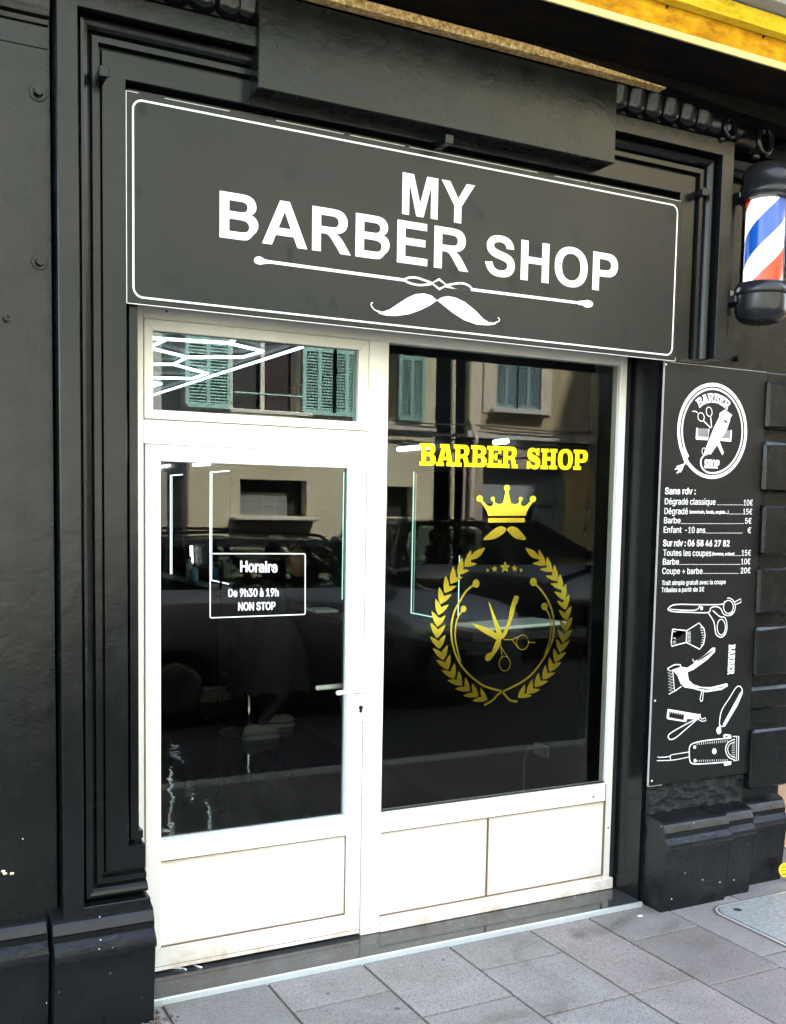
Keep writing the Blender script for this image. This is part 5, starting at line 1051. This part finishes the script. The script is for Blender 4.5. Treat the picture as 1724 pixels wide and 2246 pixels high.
for k in range(70):
    a = rn.uniform(math.pi*1.0, math.pi*1.95); j = rn.uniform(2, 7.7); i0 = int(j); t = j-i0
    z = prof_[i0][0]*(1-t)+prof_[i0+1][0]*t; rx = (prof_[i0][1]*(1-t)+prof_[i0+1][1]*t)*1.06; ry = (prof_[i0][2]*(1-t)+prof_[i0+1][2]*t)*1.06
    def pt(a, z): return (2.80+rx*math.cos(a)*.76, 3.75+ry*math.sin(a), z)
    s = rn.uniform(.02, .04); da = rn.uniform(-.08, .08)
    tube(bm, [pt(a, z), pt(a+da*.4+.04, z+s*.5), pt(a+da, z+s)], .0026, 4)
bm.faces.ensure_lookup_table()
for i, f_ in enumerate(bm.faces): f_.material_index = 0 if i < n_cape else 1
cape = obj('cape', bm, 'cloth', pe, smooth=True); cape.data.materials.append(M['print'])
for (x, y, sc_) in ((2.70, 3.53, 1), (2.96, 3.86, 1)):
    bm = bmesh.new(); bmesh.ops.create_uvsphere(bm, u_segments=20, v_segments=12, radius=1)
    for v in bm.verts:
        X_, Y_, Z_ = v.co; top = 1 if Z_ > 0 else .35
        h = .055*(1+.75*max(0, -X_)) if Z_ > 0 else .055
        v.co = Vector((x-.02+X_*.145, y+Y_*.050*(1+.15*X_), .06+Z_*h*top))
    s_ = obj('shoe', bm, 'shoe', pe, smooth=True)
    obj('shoe_sole', plate(x-.165, x+.12, y-.046, y+.046, .044, .014, .043), 'sole', s_)
stl = thing('stool', 'black round barber stool under the seated person', 'stool', (2.66, 3.75, 0))
obj('stool_seat', lathe([(.01, .43), (.17, .43), (.19, .45), (.19, .49), (.17, .51), (.01, .51)], (2.66, 3.75), 28), 'rubber', stl)
bm = bmesh.new(); cyl(bm, (2.66, 3.75, .03), (2.66, 3.75, .43), .03, .03, 16); obj('stool_column', bm, 'chrome', stl)
obj('stool_base', lathe([(.01, .013), (.22, .013), (.22, .02), (.05, .04), (.01, .04)], (2.66, 3.75), 28), 'chrome', stl)

# ================================================================== ACROSS THE STREET (seen in the glass)
def holed_wall(bm, x0, x1, z0, z1, holes, Y, depth=.22):
    xs = sorted({x0, x1}|{v for h in holes for v in h[:2]}); zs = sorted({z0, z1}|{v for h in holes for v in h[2:]})
    for xa, xb in zip(xs, xs[1:]):
        for za, zb2 in zip(zs, zs[1:]):
            cx0, cz0 = (xa+xb)/2, (za+zb2)/2
            if any(h[0] < cx0 < h[1] and h[2] < cz0 < h[3] for h in holes): continue
            bm.faces.new([bm.verts.new(p) for p in ((xa, Y, za), (xb, Y, za), (xb, Y, zb2), (xa, Y, zb2))])
    for h in holes:
        a, b, c, d = h
        for q in (((a, c), (b, c)), ((b, c), (b, d)), ((b, d), (a, d)), ((a, d), (a, c))):
            (p, r), (s, t) = q; bm.faces.new([bm.verts.new(v) for v in ((p, Y, r), (s, Y, t), (s, Y-depth, t), (p, Y-depth, r))])
    bmesh.ops.remove_doubles(bm, verts=bm.verts[:], dist=1e-5)
    return bm
YO = -10.5
def shutter(par, x0, x1, z0, z1, mt, Y=YO+.03, mid=True):
    bm = bmesh.new(); fw_ = .07; n = 2 if (x1-x0) > .35 else 1
    xs = [x0+(x1-x0)*i/n for i in range(n+1)]
    zs = [z0, z0+(z1-z0)*.42, z1] if mid else [z0, z1]
    for x in xs: box(bm, x-fw_*.4, x+fw_*.4, Y-.0, Y+.035, z0, z1)
    for z in zs: box(bm, x0, x1, Y+.001, Y+.034, z-fw_*.5, z+fw_*.5)
    for a, b in zip(xs, xs[1:]):
        z = z0+.06
        while z < z1-.04:
            v = bmesh.ops.create_cube(bm, size=1)['verts']
            bmesh.ops.transform(bm, verts=v, matrix=Matrix.Translation(((a+b)/2, Y+.016, z)) @ Matrix.Rotation(R(-38), 4, 'X') @ Matrix.Diagonal((b-a-.05, .042, .007, 1))); z += .043
    return obj('shutter', bm, mt, par)
A1 = thing('street_building', 'cream rendered house with teal shutters mirrored in the door glass', 'building', (6.2, YO, 0))
ha = [(4.97, 6.0, 1.60, 2.12), (4.84, 5.86, 3.10, 5.3), (7.34, 7.80, 1.61, 2.08), (6.85, 7.45, 3.10, 5.3)]
ha += [(4.84, 5.86, 6.6, 8.7), (6.85, 7.45, 6.6, 8.7)]
obj('wall', holed_wall(bmesh.new(), 4.22, 8.15, -.02, 9.6, ha, YO), 'wcream', A1)
w = bmesh.new(); box(w, 4.221, 8.149, YO-6, YO-.23, -.02, 9.6); obj('rear_body', w, 'darkopen', A1)
obj('side_wall', B(4.20, 4.219, YO-5, YO-.01, 0, 9.6), 'wgrey', A1)
obj('roof', B(4.0, 8.3, YO-6, YO+.35, 9.61, 9.8), 'stone', A1)
obj('ledge', B(4.22, 8.149, YO+.002, YO+.07, 2.93, 3.02, .01), 'stone', A1)
g_ = obj('glass_block_window', B(5.0, 5.74, YO-.20, YO-.16, 1.60, 1.93), 'glassblock', A1)
bm = bmesh.new()
for k in range(5): box(bm, 5.0+k*.185-.006, 5.0+k*.185+.006, YO-.159, YO-.15, 1.60, 1.93)
for k in range(3): box(bm, 5.0, 5.74, YO-.158, YO-.151, 1.60+k*.165-.006, 1.60+k*.165+.006)
obj('mortar_grid', bm, 'stone', g_)
obj('window_sill', B(4.82, 6.12, YO+.002, YO+.26, 1.535, 1.585, .01), 'stone', A1); obj('window_sill', B(7.2, 7.95, YO+.002, YO+.12, 1.535, 1.60, .01), 'stone', A1)
obj('window_sill', B(4.75, 6.0, YO+.072, YO+.2, 3.03, 3.09, .01), 'stone', A1)
for z0_ in (3.12, 6.62):
    for (a, b) in ((4.18, 4.78), (5.92, 6.40), (6.40, 6.80), (7.50, 7.90)): shutter(A1, a, b, z0_, z0_+2.15, 'teal')
w = bmesh.new(); box(w, 5.32, 5.38, YO-.18, YO-.14, 3.1, 5.3); box(w, 4.84, 4.90, YO-.18, YO-.14, 3.1, 5.3); box(w, 5.80, 5.86, YO-.18, YO-.14, 3.1, 5.3); obj('casement', w, 'stone', A1)
w = bmesh.new()
for k in range(18): box(w, 5.40+k*.022, 5.41+k*.022, YO-.22, YO-.20, 3.1, 5.2)
obj('curtain', w, 'curtain', A1)
w = bmesh.new(); tube(w, [(4.84, YO+.10, 3.32), (5.86, YO+.10, 3.32)], .012); obj('window_rail', w, 'teal', A1)
w = bmesh.new(); rn = random.Random(6)
for z0_, dz in ((2.90, .05), (3.06, .03), (2.86, .12)):
    pts = [(4.2+k*.5, YO+.10, z0_+rn.uniform(-dz, dz)*.5) for k in range(16)]; tube(w, pts, .012, 5)
obj('cable', w, 'cable', A1)
AP = thing('downpipe', 'left of two pale downpipes in the dark gap, mirrored in the display window', 'pipe', (8.53, YO+.05, 0))
bm = bmesh.new(); tube(bm, [(8.49, YO-.1, 9.0), (8.51, YO-.1, 4.2), (8.53, YO-.1, 2.9), (8.55, YO-.1, 0)], .045, 10); obj('pipe', bm, 'pipe', AP)
AP2 = thing('downpipe', 'right kinked pale downpipe at the corner of the sandy house', 'pipe', (8.78, YO+.05, 0))
bm = bmesh.new(); tube(bm, [(8.74, YO+.07, 9.0), (8.74, YO+.07, 3.15), (8.84, YO+.11, 2.85), (8.80, YO+.07, 2.5), (8.80, YO+.07, 0)], .045, 10); obj('pipe', bm, 'pipe', AP2)
B1 = thing('street_building', 'sandy house with blue grey shutters and ground floor shop', 'building', (11, YO, 0))
w = holed_wall(bmesh.new(), 8.68, 15.5, 2.86, 10.2, [(9.27, 10.12, 3.38, 5.3), (12.4, 13.3, 3.38, 5.3), (9.27, 10.12, 6.7, 8.6), (12.4, 13.3, 6.7, 8.6)], YO)
obj('upper_wall', w, 'wochre', B1)
obj('roof', B(8.6, 15.6, YO-6, YO+.35, 10.21, 10.4), 'stone', B1)
obj('rear_body', B(8.68, 15.5, YO-6, YO-.23, -.02, 10.2), 'darkopen', B1)
obj('ground_wall', holed_wall(bmesh.new(), 8.68, 15.5, -.02, 2.859, [(9.05, 10.62, -.02, 2.42), (11.40, 13.5, -.02, 2.5)], YO+.015, .3), 'wgrey', B1)
obj('pilaster', B(10.66, 11.38, YO+.017, YO+.06, -.02, 2.49), 'wyellow', B1)
obj('ledge', B(8.68, 15.5, YO+.002, YO+.12, 2.87, 2.98, .01), 'stone', B1)
obj('window_film', B(9.08, 10.60, YO-.20, YO-.17, 1.90, 2.40), 'frost', B1)
w = bmesh.new(); box(w, 9.05, 10.62, YO-.16, YO-.10, 1.84, 1.90); box(w, 9.05, 9.13, YO-.16, YO-.10, 0, 1.84); box(w, 10.14, 10.20, YO-.16, YO-.10, 0, 1.84); box(w, 10.54, 10.62, YO-.16, YO-.10, 0, 2.42); box(w, 9.05, 10.54, YO-.158, YO-.10, 2.36, 2.42); obj('shop_frame', w, 'bluegrey', B1)
obj('door_panel', B(10.2, 10.54, YO-.17, YO-.15, 0, 1.8), 'frost', B1)
w = bmesh.new(); box(w, 9.02, 9.266, YO+.002, YO+.02, 3.3, 5.5); box(w, 10.13, 10.34, YO+.002, YO+.02, 3.3, 5.5); box(w, 8.70, 8.98, YO+.002, YO+.018, 3.0, 10.1); obj('window_surround', w, 'wlight', B1)
for a, b in ((9.27, 9.69), (9.70, 10.12), (12.4, 12.84), (12.86, 13.3)): shutter(B1, a, b, 3.40, 5.28, 'bluegrey', YO-.06)
for a in (9.27, 9.70): shutter(B1, a, a+.42, 6.72, 8.58, 'bluegrey', YO-.06)
obj('window_sill', B(9.15, 10.22, YO+.002, YO+.14, 3.29, 3.37, .01), 'stone', B1)
w = bmesh.new(); rn = random.Random(9)
for z0_ in (2.80, 3.02): tube(w, [(8.9+k*.45, YO+.15, z0_+rn.uniform(-.03, .03)) for k in range(14)], .012, 5)
obj('cable', w, 'cable', B1)
aw = thing('awning', 'pale awning frame over the shop across the street', 'awning', (12.4, YO, 2.3))
bm = bmesh.new(); tube(bm, [(11.36, YO+.1, 2.45), (11.1, YO+.1, 1.7)], .02); tube(bm, [(11.36, YO+.1, 1.86), (12.2, YO+.1, 1.86)], .03); tube(bm, [(11.40, YO+.1, 2.4), (11.30, YO+.1, 1.95), (11.22, YO+.1, 0)], .02); obj('awning_arm', bm, 'stone', aw)
bm = prism(bmesh.new(), [(YO+.02, 2.75), (YO+.9, 2.45), (YO+.9, 2.42), (YO+.02, 2.72)], 11.5, 14); obj('awning_cloth', bm, 'frost', aw)
C1 = thing('street_building', 'plain grey house left of the cream one, set back', 'building', (0, YO-.4, 0))
obj('wall', holed_wall(bmesh.new(), -14, 4.19, -.02, 9.0, [(x, x+1.0, z, z+1.9) for x in (-12, -9, -6, -3, 0, 2.6) for z in (3.3, 6.4)]+[(x, x+1.6, -.02, 2.4) for x in (-11, -6.5, -2)], YO-.4), 'wneutral', C1)
obj('rear_body', B(-14, 4.19, YO-6, YO-.65, -.02, 9.0), 'darkopen', C1)
D1 = thing('street_building', 'yellow plain house at the far right end across the street', 'building', (20, YO, 0))
obj('wall', holed_wall(bmesh.new(), 15.6, 34, -.02, 9.0, [(x, x+1.0, z, z+1.9) for x in (16.5, 19.5, 22.5, 25.5, 29) for z in (3.3, 6.4)], YO), 'wyellow', D1)
obj('rear_body', B(15.6, 34, YO-6, YO-.25, -.02, 9.0), 'darkopen', D1)

N1 = thing('neighbour_building', 'tall house further along on the shop side of the street', 'building', (20, .1, 0))
obj('facade', holed_wall(bmesh.new(), 16.5, 34, -.02, 22, [(x, x+1.1, z, z+2) for x in (18, 20.5, 23, 26, 29, 32) for z in (3.4, 7, 10.6, 14.2, 17.8)], .118), 'wgrey', N1)
obj('body', B(16.5, 34, .35, 8, -.02, 21.9), 'grey', N1); obj('side_wall', B(16.45, 16.499, .12, 8, 12.3, 22), 'wgrey', N1)
# ------------------------------------------------------------------ parked cars
def car(label, x0, yn, L_, Wd, body, green, belt, wheels, roofr=False, paint='carpaint', group='dark cars parked in the street'):
    """x0 rear end, yn side nearest the shop; body/green = side outlines (x,z)"""
    t = thing('parked_car', label, 'car', (x0+L_/2, yn-Wd/2, 0), group); yc = yn-Wd/2
    def loft(prof, hw, taper):
        bm = bmesh.new(); n = len(prof); rows = []
        for s in (-1, -.86, .86, 1):
            row = []
            for x, z in prof:
                k = 1-max(0, z-belt)*taper; e = 1 if abs(s) < 1 else .0
                cxm = x0+L_/2; ins = .985 if abs(s) == 1 else 1
                row.append(bm.verts.new((cxm+(x0+x-cxm)*ins, yc+s*hw*k, (z-.7)*ins+.7)))
            rows.append(row)
        for a, b in zip(rows, rows[1:]):
            for i in range(n): bm.faces.new((a[i], a[(i+1) % n], b[(i+1) % n], b[i]))
        bm.faces.new(rows[0]); bm.faces.new(rows[-1]); return bm
    obj('body', loft(cr(body, True, 3), Wd/2, .25), paint, t, smooth=True)
    gz = green[1][1]; obj('roof', loft([(green[1][0]-.04, gz-.05), (green[1][0]+.03, gz), ((green[1][0]+green[2][0])/2, gz+.015), (green[2][0]-.03, gz), (green[2][0]+.10, gz-.06)], Wd/2-.04, .26), paint, t)
    def side(x, z, s): return (x0+x, yc+s*(Wd/2-.05)*(1-max(0, z-belt)*.26), z)
    for s in (-1, 1):
        for k, (pa, pb_) in enumerate(((green[0], green[1]), (green[3], green[2]))):
            obj('pillar', tube(bmesh.new(), [side(pa[0], pa[1]-.04, s), side(pb_[0], pb_[1]-.03, s)], .045 if k else .07, 8), paint, t)
        for u in (1/3, 2/3):
            xa = green[0][0]+.12+(green[3][0]-green[0][0]-.28)*u; xb = green[1][0]+.1+(green[2][0]-green[1][0]-.16)*u
            obj('pillar', tube(bmesh.new(), [side(xa, belt, s), side(xb, gz-.03, s)], .035, 8), 'rubber', t)
    for sx in (1.25, 2.15):
        for s in (-1, 1): obj('seat', B(x0+sx, x0+sx+.12, yc+s*.40-.22, yc+s*.40+.22, .75, belt+.22, .04, 2), 'cloth', t); obj('headrest', B(x0+sx, x0+sx+.09, yc+s*.40-.12, yc+s*.40+.12, belt+.24, belt+.40, .03, 2), 'cloth', t)
    # side glass
    gx = [p for p in green]; xs = (green[0][0]+.12, green[1][0]+.10, green[2][0]-.06, green[3][0]-.16)
    zlo, zhi = belt+.05, green[1][1]-.09
    for s in (-1, 1):
        for k in range(3):
            a0_, a1_ = k/3+.01, (k+1)/3-.01
            bm = bmesh.new(); pts = []
            for (u, top) in ((a0_, 0), (a1_, 0), (a1_, 1), (a0_, 1)):
                x = (xs[0]+(xs[3]-xs[0])*u) if not top else (xs[1]+(xs[2]-xs[1])*u); z = zhi if top else zlo
                hw = (Wd/2-.04)*(1-max(0, z-belt)*.26)+.006; pts.append((x0+x, yc+s*hw, z))
            A_ = [bm.verts.new(p) for p in pts]; C_ = [bm.verts.new((p[0], p[1]-s*.02, p[2])) for p in pts]
            bm.faces.new(A_); bm.faces.new(C_)
            for i in range(4): bm.faces.new((A_[i], A_[(i+1) % 4], C_[(i+1) % 4], C_[i]))
            obj('side_window', bm, 'carglass', t)
    for nm, (p, q), off in (('rear_window', (green[0], green[1]), -1), ('windshield', (green[3], green[2]), 1)):
        bm = bmesh.new(); pts = []
        for f, s in ((.12, -1), (.12, 1), (.9, 1), (.9, -1)):
            x = p[0]+(q[0]-p[0])*f; z = p[1]+(q[1]-p[1])*f; hw = (Wd/2-.04)*(1-max(0, z-belt)*.26)*.84; pts.append((x0+x+off*.012, yc+s*hw, z+.004))
        A_ = [bm.verts.new(v) for v in pts]; C_ = [bm.verts.new((v[0]-off*.02, v[1], v[2])) for v in pts]; bm.faces.new(A_); bm.faces.new(C_)
        for i in range(4): bm.faces.new((A_[i], A_[(i+1) % 4], C_[(i+1) % 4], C_[i]))
        obj(nm, bm, 'carglass', t)
    for wx in wheels:
        for s in (-1, 1):
            y = yc+s*(Wd/2-.10); bm = bmesh.new(); cyl(bm, (x0+wx, y-.11, .20), (x0+wx, y+.11, .20), .335, .335, 32)
            wh = obj('wheel', bm, 'tyre', t); bm = bmesh.new(); cyl(bm, (x0+wx, y+s*.105, .20), (x0+wx, y+s*.118, .20), .22, .20, 20)
            for k in range(5):
                a = 2*math.pi*k/5; box(bm, x0+wx-.0+.1*math.cos(a)-.02, x0+wx+.1*math.cos(a)+.02, y+s*.12-.01, y+s*.12+.01, .20+.1*math.sin(a)-.02, .20+.1*math.sin(a)+.02)
            obj('rim', bm, 'rim', wh)
    for s in (-1, 1):
        obj('tail_light', B(x0-.005, x0+.14, yc+s*(Wd/2-.09)-.09, yc+s*(Wd/2-.09)+.09, .78, .92, .02, 2), 'tail', t)
        obj('headlight', B(x0+L_-.22, x0+L_-.02, yc+s*(Wd/2-.22)-.16, yc+s*(Wd/2-.22)+.16, .58, .72, .03, 2), 'palew', t)
        mx = green[3][0]-.35; obj('door_mirror', B(x0+mx, x0+mx+.12, yc+s*(Wd/2+.10)-.10, yc+s*(Wd/2+.10)+.10, belt+.04, belt+.20, .03, 2), 'carpaint', t)
        if roofr:
            hw = (Wd/2-.04)*(1-(green[1][1]-belt)*.26)-.05; a, b = green[1][0]+.05, green[2][0]-.05; zr = green[1][1]
            pts = cr([(a, zr), (a+.12, zr+.045), ((a+b)/2, zr+.06), (b-.15, zr+.04), (b, zr-.02)], n=4); bm = bmesh.new(); tube(bm, [(x0+p[0], yc+s*hw, p[1]) for p in pts], .014, 8); obj('roof_rail', bm, 'rubber', t)
    obj('number_plate', B(x0-.035, x0-.006, yc-.26, yc+.26, .62, .73, .004), 'plate', t)
    return t
car('low grey estate car with roof rails mirrored in the door glass', 1.55, -4.75, 4.35, 1.8,
    [(0.0, .25), (.0, .55), (.06, .98), (1.2, 1.02), (3.0, 1.0), (4.05, .86), (4.33, .66), (4.35, .25), (3.9, .12), (.5, .12)],
    [(.10, .96), (.55, 1.44), (2.35, 1.46), (3.25, .98)], .98, (.85, 3.45), True, 'carpaint2')
car('dark tall family van mirrored behind the gold wreath', 5.55, -6.85, 4.2, 1.8,
    [(0.0, .28), (.0, .6), (.04, 1.05), (1.2, 1.08), (3.0, 1.05), (3.95, .92), (4.18, .68), (4.2, .28), (3.8, .14), (.5, .14)],
    [(.03, 1.02), (.22, 1.60), (2.05, 1.62), (3.25, 1.04)], 1.05, (.8, 3.35), False)
